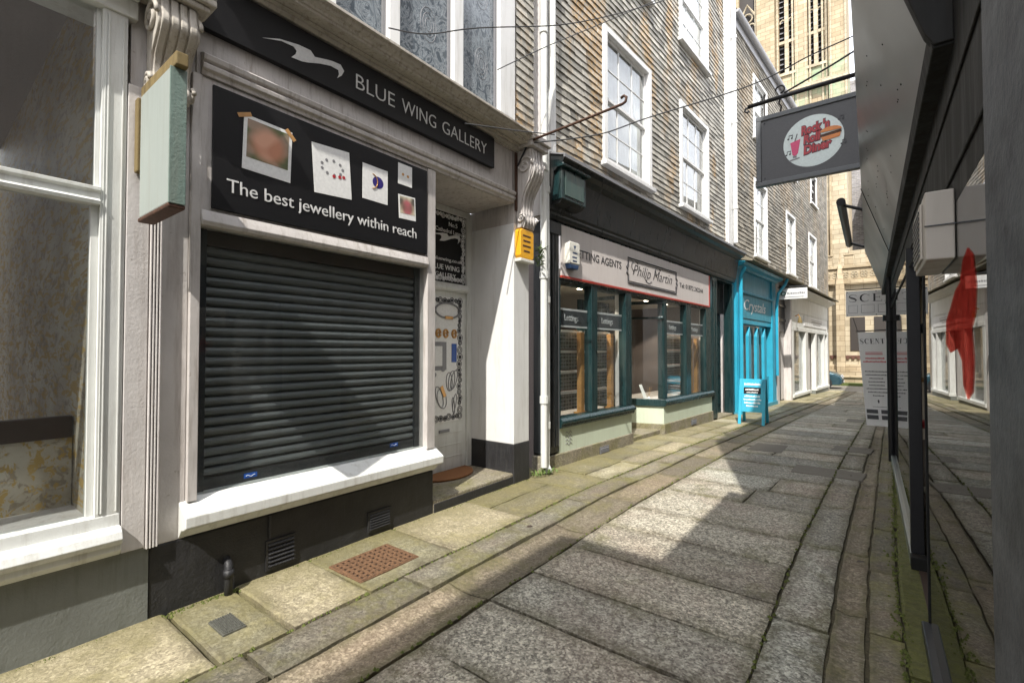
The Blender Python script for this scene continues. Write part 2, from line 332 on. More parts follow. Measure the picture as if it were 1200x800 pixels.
class MB:
    def __init__(self, T=TW): self.T = T; self.v = []; self.f = []; self.t = []; self.e = {}
    def p(self, *a): self.v.append(self.T(*a)); return len(self.v) - 1
    def face(self, ids, tone=.5): self.f.append(ids); self.t.append(tone)
    def box(self, a0, a1, b0, b1, c0, c1, tone=.5):
        i = [self.p(a, b, c) for a in (a0, a1) for b in (b0, b1) for c in (c0, c1)]
        for q in ((0, 1, 3, 2), (4, 6, 7, 5), (0, 4, 5, 1), (2, 3, 7, 6), (0, 2, 6, 4), (1, 5, 7, 3)):
            self.face([i[k] for k in q], tone)
        return self
    def loft(self, rings, cap=True, tone=.5):
        n = len(rings[0]); ids = [[self.p(*q) for q in r] for r in rings]
        for a, b in zip(ids, ids[1:]):
            for k in range(n): self.face([a[k], a[(k + 1) % n], b[(k + 1) % n], b[k]], tone)
        if cap: self.face(ids[0][::-1], tone); self.face(ids[-1], tone)
        return self
    def prof(self, pr, s0, s1, tone=.5): return self.loft([[(s, d, z) for d, z in pr] for s in (s0, s1)], True, tone)
    def ext(self, poly, d0, d1, tone=.5): return self.loft([[(s, d, z) for s, z in poly] for d in (d0, d1)], True, tone)
    def plan(self, poly, z0, z1, tone=.5): return self.loft([[(a, b, z) for a, b in poly] for z in (z0, z1)], True, tone)
    def tube(self, pts, r, n=8, tone=.5):
        P = [Vector(q) for q in pts]; rings = []
        rs = r if isinstance(r, (list, tuple)) else [r] * len(P)
        prev = None
        for i, q in enumerate(P):
            d = (P[min(i + 1, len(P) - 1)] - P[max(i - 1, 0)]).normalized()
            if prev is None: a = d.cross(Vector((0, 0, 1)) if abs(d.z) < .9 else Vector((1, 0, 0))).normalized()
            else: a = (prev - d * prev.dot(d)).normalized()
            prev = a; b = d.cross(a)
            rings.append([tuple(q + (a * math.cos(t) + b * math.sin(t)) * rs[i]) for t in [2 * math.pi * k / n for k in range(n)]])
        return self.loft(rings, True, tone)
    def disc(self, c, r, a0, a1, n=32, sx=1, sz=1):
        poly = [(c[0] + r * sx * math.cos(2 * math.pi * k / n), c[1] + r * sz * math.sin(2 * math.pi * k / n)) for k in range(n)]
        return self.ext(poly, a0, a1)
    def build(self, name, mat, parent=None, bevel=0, smooth=False, seg=2, recalc=True):
        me = bpy.data.meshes.new(name)
        vs = self.v
        if parent is not None:
            inv = WM[parent.name].inverted(); vs = [tuple(inv @ Vector(q)) for q in vs]
        me.from_pydata(vs, [], self.f)
        a = me.attributes.new('tone', 'FLOAT', 'FACE')
        for i, t in enumerate(self.t): a.data[i].value = t
        if self.e:
            ea = me.attributes.new('edge', 'FLOAT', 'POINT')
            for i, t in self.e.items(): ea.data[i].value = t
        if recalc:
            bm = bmesh.new(); bm.from_mesh(me); bmesh.ops.recalc_face_normals(bm, faces=bm.faces); bm.to_mesh(me); bm.free()
        me.materials.append(mat); o = bpy.data.objects.new(name, me); COL.objects.link(o)
        if parent is not None: o.parent = parent; WM[o.name] = WM[parent.name]
        else: WM[o.name] = Matrix.Identity(4)
        if smooth:
            for p in me.polygons: p.use_smooth = True
        if bevel:
            b = o.modifiers.new('bevel', 'BEVEL'); b.width = bevel; b.segments = seg; b.limit_method = 'ANGLE'; b.angle_limit = R_(35)
        return o
WM = {}
def thing(name, label, cat, loc=(0, 0, 0), rz=0, group=None):
    o = bpy.data.objects.new(name, None); COL.objects.link(o); o.empty_display_size = .2
    o.location = loc; o.rotation_euler = (0, 0, rz)
    WM[o.name] = Matrix.Translation(Vector(loc)) @ Matrix.Rotation(rz, 4, 'Z')
    o['label'] = label; o['category'] = cat
    if group: o['group'] = group
    return o
def tag(o, label, cat, group=None):
    o['label'] = label; o['category'] = cat
    if group: o['group'] = group
    return o
def struct(o): o['kind'] = 'structure'; return o
def copy_tree(src, loc, label, rz=None):
    r = src.copy(); COL.objects.link(r); r.location = loc
    if rz is not None: r.rotation_euler = (0, 0, rz)
    r['label'] = label
    WM[r.name] = Matrix.Translation(Vector(loc)) @ Matrix.Rotation(r.rotation_euler[2], 4, 'Z')
    for ch in list(src.children):
        c = ch.copy(); COL.objects.link(c); c.parent = r
        for g in list(ch.children):
            d = g.copy(); COL.objects.link(d); d.parent = c
    return r
def text(body, T, s, z, d, size, mat, parent, width=None, shear=0, depth=.002, bold=0, align='LEFT', tilt=0, name='lettering', yfun=None):
    cu = bpy.data.curves.new('tmp', 'FONT'); cu.body = body; cu.size = size; cu.shear = shear; cu.offset = bold
    cu.extrude = depth; cu.resolution_u = 3; cu.align_x = 'LEFT'
    ob = bpy.data.objects.new('tmp', cu); COL.objects.link(ob)
    bpy.context.view_layer.update()
    me = bpy.data.meshes.new_from_object(ob.evaluated_get(bpy.context.evaluated_depsgraph_get()))
    bpy.data.objects.remove(ob); bpy.data.curves.remove(cu)
    xs = [v.co.x for v in me.vertices]
    if not xs: return None
    x0, x1 = min(xs), max(xs); k = (width / (x1 - x0)) if width else 1
    off = 0 if align == 'LEFT' else -(x1 - x0) * k / 2
    ct, st = math.cos(tilt), math.sin(tilt)
    inv = WM[parent.name].inverted() if parent is not None else Matrix.Identity(4)
    for v in me.vertices:
        a = (v.co.x - x0) * k + off; b = v.co.y
        if yfun: b += yfun(a)
        aa, bb = a * ct - b * st, a * st + b * ct
        v.co = inv @ Vector(T(s + aa, d + depth + v.co.z, z + bb))
    me.materials.clear(); me.materials.append(mat); me.name = name
    o = bpy.data.objects.new(name, me); COL.objects.link(o)
    if parent is not None: o.parent = parent; WM[o.name] = WM[parent.name]
    return o

# facade frames: s along the wall, d out into the lane, z up
T1 = frame(-3.3, 0.0, 0)
T2 = frame(-3.36, 4.68, 4)
T3 = frame(-2.77, 13.16, 5, -.12)
def Ty(y0):                                  # sign planes that face down the lane: x, depth towards the camera, z
    return lambda x, d, z: (x, y0 - d, z)

# ------------------------------------------------------------ ground
def wl(y): return 0.07 * max(0, y - 4.7) + .017 * max(0, y - 13)      # the left frontage bends to the right
def wr(y): return 0.022 * max(0, y - 4)
def warp(x, y):
    t = min(1, max(0, (x + 3.3) / 3.5)); return x + wl(y) * (1 - t) ** .8 * (1 if t < .999 else 0) + wr(y) * t
b = MB()
for k in range(60):
    y0, y1 = -30 + k * 2.5, -27.5 + k * 2.5
    i = [b.p(x, y, gz(y) - .026) for y in (y0, y1) for x in (-60, 60)]; b.face([i[0], i[1], i[3], i[2]])
struct(b.build('ground', M['soil'], recalc=False))

def slab(mb, x0, x1, y0, y1, gap=.007, zt=0.0, conc=0.0, jit=.006, nx=1, tone=None):
    tone = random.random() if tone is None else tone
    j = lambda: random.uniform(-jit, jit)
    c = [(x0 + gap + j(), y0 + gap + j()), (x1 - gap + j(), y0 + gap + j()), (x1 - gap + j(), y1 - gap + j()), (x0 + gap + j(), y1 - gap + j())]
    dz = random.uniform(-.003, .003); tx, ty = random.uniform(-.003, .003), random.uniform(-.003, .003)
    ny = max(2, int((y1 - y0) / .11)); nx = max(nx, int((x1 - x0) / .11), 2)
    def pt(u, w, zz):
        ax = c[0][0] * (1 - u) * (1 - w) + c[1][0] * u * (1 - w) + c[2][0] * u * w + c[3][0] * (1 - u) * w
        ay = c[0][1] * (1 - u) * (1 - w) + c[1][1] * u * (1 - w) + c[2][1] * u * w + c[3][1] * (1 - u) * w
        zc = zt + dz + tx * u + ty * w - conc * math.sin(math.pi * u)
        return (warp(ax, ay), ay, gz(ay) + zc + zz)
    e = .016 / max(.05, x1 - x0); f = .016 / max(.05, y1 - y0); ph = random.uniform(0, 60)
    us = [0, e] + [e + (1 - 2 * e) * k / nx for k in range(1, nx)] + [1 - e, 1]
    ws = [0, f] + [f + (1 - 2 * f) * k / ny for k in range(1, ny)] + [1 - f, 1]
    grid = []
    for a, w in enumerate(ws):
        row = []
        for q, u in enumerate(us):
            edge = q in (0, len(us) - 1) or a in (0, len(ws) - 1)
            wob = .0028 * math.sin(ph + 13 * u * (x1 - x0) + 17 * w * (y1 - y0)) + random.uniform(-.003, .003)
            q_ = pt(u, w, (-.006 if edge else 0) + .0015 * math.sin(ph + 7 * u + 9 * w) + random.uniform(-.001, .001)); sgx = (1 if q < len(us) / 2 else -1) if q in (0, 1, len(us) - 2, len(us) - 1) else 0; sgy = (1 if a < len(ws) / 2 else -1) if a in (0, 1, len(ws) - 2, len(ws) - 1) else 0
            row.append(mb.p(q_[0] + wob * sgx, q_[1] + wob * sgy, q_[2]))
            if q in (0, 1, len(us) - 2, len(us) - 1) or a in (0, 1, len(ws) - 2, len(ws) - 1): mb.e[row[-1]] = 1.0
        grid.append(row)
    for a in range(len(ws) - 1):
        for q in range(len(us) - 1): mb.face([grid[a][q], grid[a][q + 1], grid[a + 1][q + 1], grid[a + 1][q]], tone)
    ring = [grid[0][q] for q in range(len(us))] + [grid[a][-1] for a in range(1, len(ws))] + [grid[-1][q] for q in range(len(us) - 2, -1, -1)] + [grid[a][0] for a in range(len(ws) - 2, 0, -1)]
    low = []
    for r in ring:
        q = mb.v[r]; mb.v.append((q[0], q[1], q[2] - .05)); low.append(len(mb.v) - 1); mb.e[low[-1]] = 1.0
    for k in range(len(ring)): mb.face([ring[k], low[k], low[(k + 1) % len(ring)], ring[(k + 1) % len(ring)]], tone)
def runs(y0, y1, a, b_):
    y = y0
    while y < y1:
        l = random.uniform(a, b_); yield y, min(y + l, y1); y += l
# the carriageway: big granite setts laid across the lane
b = MB()
ys = [-8, -7.4, -6.7, -6.1, -5.4, -4.8, -4.1, -3.5, -2.9, -2.3, -1.7, -1.1, -.5, .1, .65, 1.15, 1.72, 2.28, 2.75, 3.3, 3.92, 4.5, 5.3]
while ys[-1] < 27: ys.append(ys[-1] + random.uniform(.45, .8))
for y0, y1 in zip(ys, ys[1:]):
    r = random.random()
    xs = [-1.92, -.48]
    if r < .35 and y0 > 5: xs = [-1.92, random.uniform(-1.5, -.9), -.48]
    elif r < .3: xs = [-1.92, random.uniform(-1.4, -1.0), -.48]
    if .6 < y0 < 4.6: xs = [-1.92, -.48]
    for x0, x1 in zip(xs, xs[1:]): slab(b, x0, x1, y0, y1, nx=3)
struct(b.build('lane_paving', M['granite'], recalc=False))
b = MB()
for y0, y1 in runs(-8, 27, .8, 1.5): slab(b, -.475, -.20, y0, y1)
struct(b.build('lane_edge_stones', M['granite'], recalc=False))
b = MB()
for y0, y1 in runs(-8, 27, .9, 1.6): slab(b, -2.28, -1.925, y0, y1, zt=0, conc=.017, nx=5)
for y0, y1 in runs(-8.3, 27, .9, 1.6): slab(b, -.197, -.035, y0, y1, zt=-.006, conc=.014, nx=4)
struct(b.build('gutter_channel', M['channel'], recalc=False))
b = MB()
for y0, y1 in [(-8 + k * 1.3, -6.7 + k * 1.3) for k in range(7)] + [(1.1, 2.12), (2.12, 3.25), (3.25, 4.3)] + list(runs(4.3, 27, .9, 1.5)): slab(b, -2.56, -2.28, y0, y1, zt=.012, jit=.009)
struct(b.build('kerb_stones', M['granite_kerb'], recalc=False))
b = MB()
for y0, y1 in runs(-8, 27, .8, 1.4): slab(b, -.032, .125, y0, y1, zt=.010)
struct(b.build('kerb_stones', M['granite_kerb'], recalc=False))
b = MB()
for y0, y1 in runs(-8, 27, 1.5, 3): slab(b, .128, .30 if y1 < 12 else 1.2, y0, y1, zt=.014)
struct(b.build('shopfront_margin', M['rightgreen'], recalc=False))
# left pavement: concrete patches and pale granite slabs
b = MB(); c = MB()
for y0, y1, pale in [(-8, -5, 0), (-5, -2, 0), (-2, .2, 0), (.2, .98, 1), (.98, 1.36, 0), (1.36, 1.86, 1), (1.86, 2.62, 0), (2.62, 3.55, 1)]:
    slab(c if pale else b, -3.7 if y0 > 2.5 else -3.36, -2.565, y0, y1, zt=.02 if pale else .016, jit=.012, nx=3, tone=.7 if pale else .4)
y = 3.55
while y < 27:
    l = random.uniform(.6, 1.1)
    if random.random() < .5:
        xm = random.uniform(-3.0, -2.85); slab(b, -3.75, xm, y, y + l, zt=.018, nx=3); slab(c if random.random() < .35 else b, xm, -2.565, y, y + l, zt=.018)
    else: slab(c if random.random() < .25 else b, -3.75, -2.565, y, y + l, zt=.018, nx=4)
    y += l
struct(b.build('pavement', M['moss_pave'], recalc=False)); struct(c.build('pavement_slabs', M['pale_pave'], recalc=False))
# tarmac patches set into the paving
for (x0, x1, y0, y1) in [(-1.78, -1.3, 8.2, 8.95), (-.95, -.15, 7.0, 7.5), (-.7, -.15, 9.0, 9.6), (-.9, -.3, 13.5, 14.2)]:
    b = MB(); slab(b, x0, x1, y0, y1, zt=.006, jit=.03, nx=2); struct(b.build('tarmac_patch', M['tarmac'], recalc=False))
# cross street in front of the cathedral
b = MB(); i = [b.p(x, y, gz(y) + .0) for x, y in ((-40, 27.0), (40, 27.0), (40, 33.0), (-40, 33.0))]; b.face(i)
struct(b.build('cross_street', M['tarmac'], recalc=False))
b = MB(); b.box(-40, 40, 33.0, 34.6, gz(33) - .3, gz(33) + .16)
struct(b.build('grass_verge', M['grass']))

# ------------------------------------------------------------ generic building pieces
def slates(mb, T, s0, s1, z0, z1, holes, ch=.104, w=(.17, .32), d=0.0):
    k = 0; z = z0
    while z < z1:
        iv = [(s0, s1)]
        for (a, b_, c_, e) in holes:
            if c_ < z + ch * .5 < e:
                nv = []
                for (p, q) in iv:
                    if b_ <= p or a >= q: nv.append((p, q)); continue
                    if a > p: nv.append((p, a))
                    if b_ < q: nv.append((b_, q))
                iv = nv
        for (p, q) in iv:
            s = p - (random.random() * .2)
            while s < q:
                wd = random.uniform(*w); a, e = max(s, p), min(s + wd - .007, q)
                if e - a > .01:
                    t = min(1, max(0, random.gauss(.5, .27))); o1 = .018 + random.uniform(-.004, .005); lo = z + random.uniform(-.007, .005)
                    if random.random() < .02: lo += .02
                    i = [mb.p(a, d + .002, lo + .004), mb.p(a, d + o1, lo), mb.p(e, d + o1, lo + random.uniform(-.003, .003)), mb.p(e, d + .002, lo + .004),
                         mb.p(a, d + .001, lo + ch * 1.15), mb.p(e, d + .001, lo + ch * 1.15)]
                    mb.face([i[1], i[2], i[5], i[4]], t); mb.face([i[0], i[3], i[2], i[1]], t)
                    mb.face([i[0], i[1], i[4]], t); mb.face([i[2], i[3], i[5]], t)
                s += wd
        z += ch
def sash(T, s0, s1, z0, z1, parent, cols=3, rows=2, d=.0, reveal=.07, glass='glass_up', fw=.12, sill=True, seed=0):
    """a two-sash window in a white box frame; returns the frame part"""
    b = MB(T); zm = (z0 + z1) / 2
    for a in (s0, s1 - fw): b.box(a, a + fw, d - .1, d + .045, z0, z1)
    b.box(s0 + fw, s1 - fw, d - .1, d + .04, z1 - .09, z1); b.box(s0 + fw, s1 - fw, d - .1, d + .03, z0, z0 + .08)
    a0, a1 = s0 + fw, s1 - fw
    for (q0, q1, dd) in ((zm - .02, z1 - .09, d - .035), (z0 + .08, zm + .02, d - .065)):
        b.box(a0, a0 + .045, dd - .03, dd, q0, q1); b.box(a1 - .045, a1, dd - .03, dd, q0, q1)
        b.box(a0 + .045, a1 - .045, dd - .03, dd + .001, q1 - .05, q1); b.box(a0 + .045, a1 - .045, dd - .03, dd + .001, q0, q0 + .05)
        for k in range(1, cols):
            x = a0 + .045 + (a1 - a0 - .09) * k / cols; b.box(x - .011, x + .011, dd - .025, dd - .002, q0 + .05, q1 - .05)
        for k in range(1, rows):
            zz = q0 + .05 + (q1 - q0 - .1) * k / rows; b.box(a0 + .045, a1 - .045, dd - .024, dd - .003, zz - .011, zz + .011)
    w = b.build('window', M['cleanwhite'], parent, bevel=.004, seg=1)
    g = MB(T); g.box(a0, a1, d - .052, d - .048, zm, z1 - .09); g.box(a0, a1, d - .082, d - .078, z0 + .08, zm); g.build('pane', M[glass], w)
    r = MB(T); r.box(a0, a1, d - .5, d - .48, z0, z1); r.build('room_shade', M['int_wall'] if seed % 2 else M['int_dark'], w)
    if seed % 3 != 2:
        r = MB(T); n = 14
        for (c0, c1) in ((a0, a0 + (a1 - a0) * .24), (a1 - (a1 - a0) * .24, a1)):
            poly = [(c0 + (c1 - c0) * k / n, d - .16 + .02 * math.sin(k * 2.4)) for k in range(n + 1)]
            poly += [(c1, d - .2), (c0, d - .2)]; r.plan(poly, z0 + .05, z1 - .05)
        r.build('curtain', M['curtain'], w)
    if sill:
        g = MB(T); g.box(s0 - .05, s1 + .05, d - .05, d + .10, z0 - .07, z0 - .002); g.build('sill', M['cleanwhite'], w, bevel=.008)
    return w
def vent(T, s0, s1, z0, z1, d, parent, mat, slots=6):
    b = MB(T); b.box(s0, s1, d - .02, d + .004, z0, z1)
    v = b.build('air_vent', M['hole'], parent)
    b = MB(T); e = .015
    b.box(s0, s1, d + .005, d + .014, z0, z0 + e); b.box(s0, s1, d + .005, d + .014, z1 - e, z1)
    b.box(s0, s0 + e, d + .005, d + .0135, z0 + e, z1 - e); b.box(s1 - e, s1, d + .005, d + .0135, z0 + e, z1 - e)
    for k in range(slots):
        zz = z0 + e + (z1 - z0 - 2 * e) * (k + .6) / slots; b.prof([(d + .005, zz + .004), (d + .02, zz - .012), (d + .02, zz - .006), (d + .005, zz + .011)], s0 + e, s1 - e)
    b.build('slats', mat, v); return v
def scroll_console(T, s0, s1, z0, z1, dep, parent, mat, name='console'):
    """carved S-scroll bracket: fat volute at the top, small one at the foot, ribs down its face, block on top"""
    h = z1 - z0; c = MB(T); pr = []
    n = 40
    for k in range(n + 1):
        t = k / n
        d = dep * (.28 + .62 * (1 / (1 + math.exp(-(t - .52) * 14))) + .16 * math.exp(-((t - .10) / .09) ** 2) + .13 * math.exp(-((t - .72) / .12) ** 2))
        pr.append((d, z0 + h * .86 * t))
    body = pr + [(0, z0 + h * .86), (0, z0)]
    c.prof(body, s0 + .03, s1 - .03)
    wd = s1 - s0 - .06
    for a in (.16, .39, .61, .84):
        m = s0 + .03 + wd * a; c.prof([(d + .014, z) for d, z in pr] + [(.01, z0 + h * .84), (.01, z0 + .01)], m - .018, m + .018)
    o = c.build(name, mat, parent, bevel=.006)
    for (zc, r, dc) in ((z0 + h * .68, dep * .48, dep * .52), (z0 + h * .10, dep * .24, dep * .30)):
        for sgn, e in ((-1, s0 + .03), (1, s1 - .03)):
            v = MB(T)
            pts = [(e + sgn * .008, dc + r * (1 - t / 3.2) * math.cos(t * 3.6), zc + r * (1 - t / 3.2) * math.sin(t * 3.6)) for t in [q * .1 for q in range(0, 30)]]
            v.tube(pts, .013, 6)
            v.build('volute', mat, o, smooth=True)
    k = MB(T); k.box(s0 - .02, s1 + .02, 0, dep * 1.12, z0 + h * .87, z0 + h * .93); k.box(s0 - .045, s1 + .045, 0, dep * 1.25, z0 + h * .932, z1)
    k.build('abacus', mat, o, bevel=.01); return o

# ------------------------------------------------------------ the leftmost shop (white frame, wallpapered window)
B0 = thing('white_fronted_shop', 'white framed shopfront on a grey rendered plinth, leftmost, its window showing gold flecked wallpaper', 'shop', (-3.3, -1.5, 0))
b = MB(T1); b.box(-7, .892, -.3, 0.0, -.05, .44); b.build('plinth', M['grey_render'], B0)
b = MB(T1)                                            # window frame: jamb, transom, head
b.box(.65, .758, -.06, .012, .66, 3.42); b.box(.618, .65, -.06, -.016, .66, 2.335); b.box(.63, .65, -.05, -.02, 2.43, 3.42)
b.prof([(-.06, 2.335), (.03, 2.335), (.035, 2.355), (.018, 2.365), (.014, 2.40), (.03, 2.41), (.03, 2.43), (-.06, 2.44)], -2.4, .65)
b.box(-2.5, -2.4, -.06, .012, .66, 3.42); b.box(-.93, -.83, -.06, .010, .66, 3.42)
for q in (.672, .735): b.box(q, q + .008, .0125, .020, .68, 3.40)
for q in (.660,): b.box(q, q + .005, .0125, .017, .68, 3.40)
fr = b.build('window_frame', M['white'], B0, bevel=.003)
b = MB(T1); b.box(-2.4, .65, -.034, -.028, .66, 3.42); b.build('pane', M['glass'], fr)
b = MB(T1); b.prof([(-.10, .66), (-.035, .672), (.015, .665), (.02, .60), (.05, .60), (.07, .575), (.085, .54), (.075, .515), (.055, .51), (.055, .475), (.03, .445), (-.1, .445)], -2.5, .757)
b.build('window_sill', M['white'], B0, bevel=.004)
b = MB(T1)
b.box(.762, .866, -.08, .02, .442, 3.05)
for k in range(4): b.prof([(-.05, .43), (.03, .43), (.03, 3.05), (-.05, 3.05)], .872 + k * .0155, .872 + k * .0155 + .0095)
b.box(.868, .934, -.08, .010, .43, 3.05); b.build('fluted_pilaster', M['cream'], B0, bevel=.003)
b = MB(T1)
b.box(-7, .80, -.25, .03, 3.42, 3.52); b.box(-7, .80, -.25, .13, 3.5205, 4.3); b.box(-7, .72, .131, .15, 3.60, 4.2)
b.prof([(.13, 3.53), (.16, 3.53), (.175, 3.56), (.15, 3.585), (.13, 3.59)], -7, .78)
b.build('fascia', M['white'], B0, bevel=.006)
b = MB(T1); b.box(-7, -2.5, -.3, 0, .44, 3.42); b.box(-7, .84, -.3, -.02, 4.3, 9.5); b.build('wall', M['cream'], B0)
for k in range(2):
    sash(T1, -4.6 + k * 2.6, -3.3 + k * 2.6, 5.2, 7.4, B0, d=.0, seed=k)
scroll_console(T1, .815, 1.075, 3.02, 3.62, .20, B0, M['cornice_stone'])
b = MB(T1); b.box(.80, 1.10, -.1, .05, 3.62, 4.35); b.prof([(0, 3.62), (.24, 3.62), (.28, 3.66), (.28, 3.72), (0, 3.75)], .79, 1.12); b.build('console_block', M['white_old'], B0, bevel=.01)
# window interior: papered side, floor, ceiling, back
b = MB(T1); b.box(.66, .74, -5.6, -.062, .40, 3.9); b.build('papered_partition', M['wallpaper_side'], B0)
b = MB(T1); b.box(-2.5, .66, -5.6, -.062, .40, .62); b.build('display_floor', M['cream'], B0)
b = MB(T1); b.box(-7, .66, -4.4, -.262, 3.8, 3.95); b.build('display_ceiling', M['int_wall'], B0)  # stops short of the back wall; gap added to let sky light in
b = MB(T1); b.box(-7, .66, -5.7, -5.6, .40, 3.9); b.box(-7, -6.9, -5.6, -.31, 0, 3.9); b.build('back_wall', M['int_wall'], B0)
b = MB(T1); b.box(-2.4, .655, -.60, -.565, .62, 1.03); b.build('display_back_panel', M['wallpaper_side'], B0)
o = MB(T1); o.box(-2.35, .652, -.615, -.545, 1.032, 1.16)
tag(o.build('shelf_board', M['wood_dark'], None, bevel=.004), 'dark brown wooden board capping the low papered panel in the left shop window', 'board')
# projecting blank sign on a timber bracket
P = thing('projecting_sign', 'blank pale mint sign board hanging from an ochre timber bracket on the left pilaster', 'sign', (-3.0, .83, 2.3))
b = MB(); b.box(-3.21, -2.745, .80, .868, 2.285, 2.965); b.build('board', M['mint'], P, bevel=.006)
b = MB(); b.box(-2.7445, -2.736, .797, .871, 2.283, 2.967); b.build('edge_tape', M['mint_edge'], P, bevel=.003)
b = MB(); b.box(-3.215, -2.74, .795, .872, 2.262, 2.2845); b.build('rotten_bottom_rail', M['rust'], P, bevel=.006)
P2 = thing('timber_bracket', 'weathered ochre timber bracket fixed to the pilaster above the blank mint sign', 'bracket', (-3.28, .83, 2.6))
b = MB(); b.box(-3.25, -2.70, .81, .865, 2.967, 3.035); b.build('arm', M['wood_old'], P2, bevel=.006)
b = MB(); b.box(-3.277, -3.225, .79, .85, 2.55, 2.965); b.build('wall_post', M['wood_old'], P2, bevel=.006)
for zz in (2.60, 2.86):
    b = MB(); b.box(-3.224, -3.215, .805, .835, zz, zz + .03); b.build('bolt', M['rust'], P2)

# ------------------------------------------------------------ the gallery
B1 = thing('gallery_building', 'white and black gallery shopfront with a closed charcoal roller shutter and lace curtained upper window', 'building', (-3.3, 2.7, 0))
b = MB(T1); b.box(.896, 3.10, -.3, -.006, -.05, .425)
b.build('plinth', M['black_render'], B1, bevel=.01)
b = MB(T1); b.box(.936, 1.072, -.12, -.012, .425, 3.3); b.build('flat_pilaster', M['cream'], B1, bevel=.004)
b = MB(T1)                                            # shop window surround
b.box(1.074, 1.128, -.14, .018, .64, 3.27); b.box(3.0, 3.098, -.30, .018, .64, 3.27)
b.box(1.128, 3.0, -.14, .004, 2.352, 3.27)
b.prof([(-.10, 2.335), (.03, 2.335), (.04, 2.36), (.03, 2.395), (.018, 2.43), (.01, 2.43)], 1.128, 3.0)
fr = b.build('window_frame', M['white_old'], B1, bevel=.005)
b = MB(T1); b.box(1.128, 3.0, -.046, -.040, .66, 2.336); b.build('pane', M['glass'], fr)
b = MB(T1); b.prof([(-.15, .665), (-.03, .655), (.105, .572), (.105, .508), (.07, .49), (.03, .48), (-.006, .43), (-.15, .43)], 1.04, 3.13)
b.build('window_sill', M['white'], B1, bevel=.006)
# roller shutter
sh = MB(T1); ns = 23; z0, z1 = .735, 2.235; pr = []
for k in range(ns):
    za = z0 + (z1 - z0) * k / ns; hh = (z1 - z0) / ns
    for q, dd in ((.0, -.030), (.08, -.012), (.30, .006), (.55, .009), (.80, .001), (.90, -.008), (.93, -.030)): pr.append((-.115 + dd, za + hh * q))
pr += [(-.15, z1), (-.15, z0)]
sh.prof(pr, 1.19, 2.945); rs = sh.build('roller_shutter', M['shutter'], B1)
b = MB(T1); b.box(1.130, 1.20, -.16, -.085, .655, 2.335); b.box(2.935, 2.998, -.16, -.085, .655, 2.335); b.build('guide_rails', M['frame_dark'], rs, bevel=.004)
b = MB(T1); b.box(1.20, 2.935, -.15, -.10, .66, .735); b.build('bottom_rail', M['frame_dark'], rs, bevel=.006)
b = MB(T1); b.box(1.20, 2.935, -.20, -.10, 2.237, 2.335); b.build('shutter_head', M['wood_dark'], rs, bevel=.004)
for (s, z) in ((1.42, .70), (2.62, .715)):
    b = MB(T1); b.box(s, s + .085, -.0385, -.037, z, z + .032); st = b.build('blue_sticker', M['blue_sticker'], B1)
    b = MB(T1); b.tube([T1(0, 0, 0)] * 0 + [(s + .012 + .012 * k, -.0365, z + .014 + .006 * math.sin(k * 1.7)) for k in range(6)], .0016, 4); b.build('white_scribble', M['letter_white'], st)
b = MB(T1); b.box(1.098, 1.30, -.0385, -.037, 1.83, 1.90) if 0 else None
# above: lintel moulding, frieze, cornice
b = MB(T1); b.box(1.10, 4.33, -.9, -.002, 3.27, 3.98)
b.build('frieze', M['white_old'], B1)
b = MB(T1); b.prof([(0, 3.275), (.02, 3.275), (.024, 3.30), (.044, 3.31), (.048, 3.335), (.030, 3.35), (.052, 3.362), (.06, 3.39), (.04, 3.405), (.0, 3.42)], 1.12, 4.33)
b.build('lintel_moulding', M['white_old'], B1, bevel=.002, seg=1)
b = MB(T1); b.prof([(0, 3.885), (.025, 3.885), (.025, 3.90), (.05, 3.905), (.065, 3.925), (.065, 3.938), (.10, 3.938), (.10, 3.950), (.135, 3.950), (.135, 3.943), (.20, 3.943), (.20, 3.962), (.215, 3.962), (.222, 3.978), (.245, 3.985), (.262, 4.0), (.262, 4.01), (.29, 4.012), (.29, 4.035), (0, 4.06)], 1.12, 4.42)
b.build('cornice', M['cornice_stone'], B1, bevel=.002, seg=1)
# doorway: reveal, soffit, step, door
b = MB(T1); b.box(4.356, 4.66, -.68, .0, .47, 3.05)
b.build('door_pier', M['cleanwhite'], B1, bevel=.006)
b = MB(T1); b.box(4.35, 4.666, -.68, .006, 0.0, .47); b.build('pier_plinth', M['black_render'], B1, bevel=.008)
b = MB(T1); b.box(4.362, 4.64, -.68, -.004, 3.05, 4.0); b.build('pier_head', M['white_old'], B1)
b = MB(T1); b.box(3.11, 4.345, -.02, .0015, -.05, .105); b.build('step_riser', M['black_render'], B1, bevel=.006)
b = MB(T1); b.box(3.10, 4.355, -.8, -.004, -.05, .14); b.build('door_step', M['stone_plinth'], B1, bevel=.015)
b = MB(T1); b.box(3.02, 3.10, -.9, -.302, .14, 3.27); b.build('door_side_wall', M['cream'], B1)
b = MB(T1)
b.box(4.27, 4.355, -.74, -.655, .14, 3.265); b.box(3.10, 3.18, -.74, -.655, .14, 3.265); b.box(3.18, 4.27, -.74, -.65, 2.26, 2.36); b.box(3.18, 4.27, -.74, -.655, 3.20, 3.265)
b.prof([(-.65, 2.27), (-.63, 2.27), (-.62, 2.30), (-.635, 2.34), (-.65, 2.345)], 3.18, 4.27)
b.build('door_frame', M['white'], B1, bevel=.005)
b = MB(T1); b.box(3.18, 4.27, -.72, -.685, .14, 2.26)
for zz in (.30, .44, .58): b.box(3.25, 4.20, -.684, -.679, zz, zz + .008)
b.box(3.18, 4.27, -.6845, -.672, .62, .70) if 0 else None
dr = b.build('door', M['white'], B1, bevel=.003)
b = MB(T1); b.box(3.26, 4.20, -.684, -.678, .72, 2.19); b.build('window_film', M['paper'], dr)
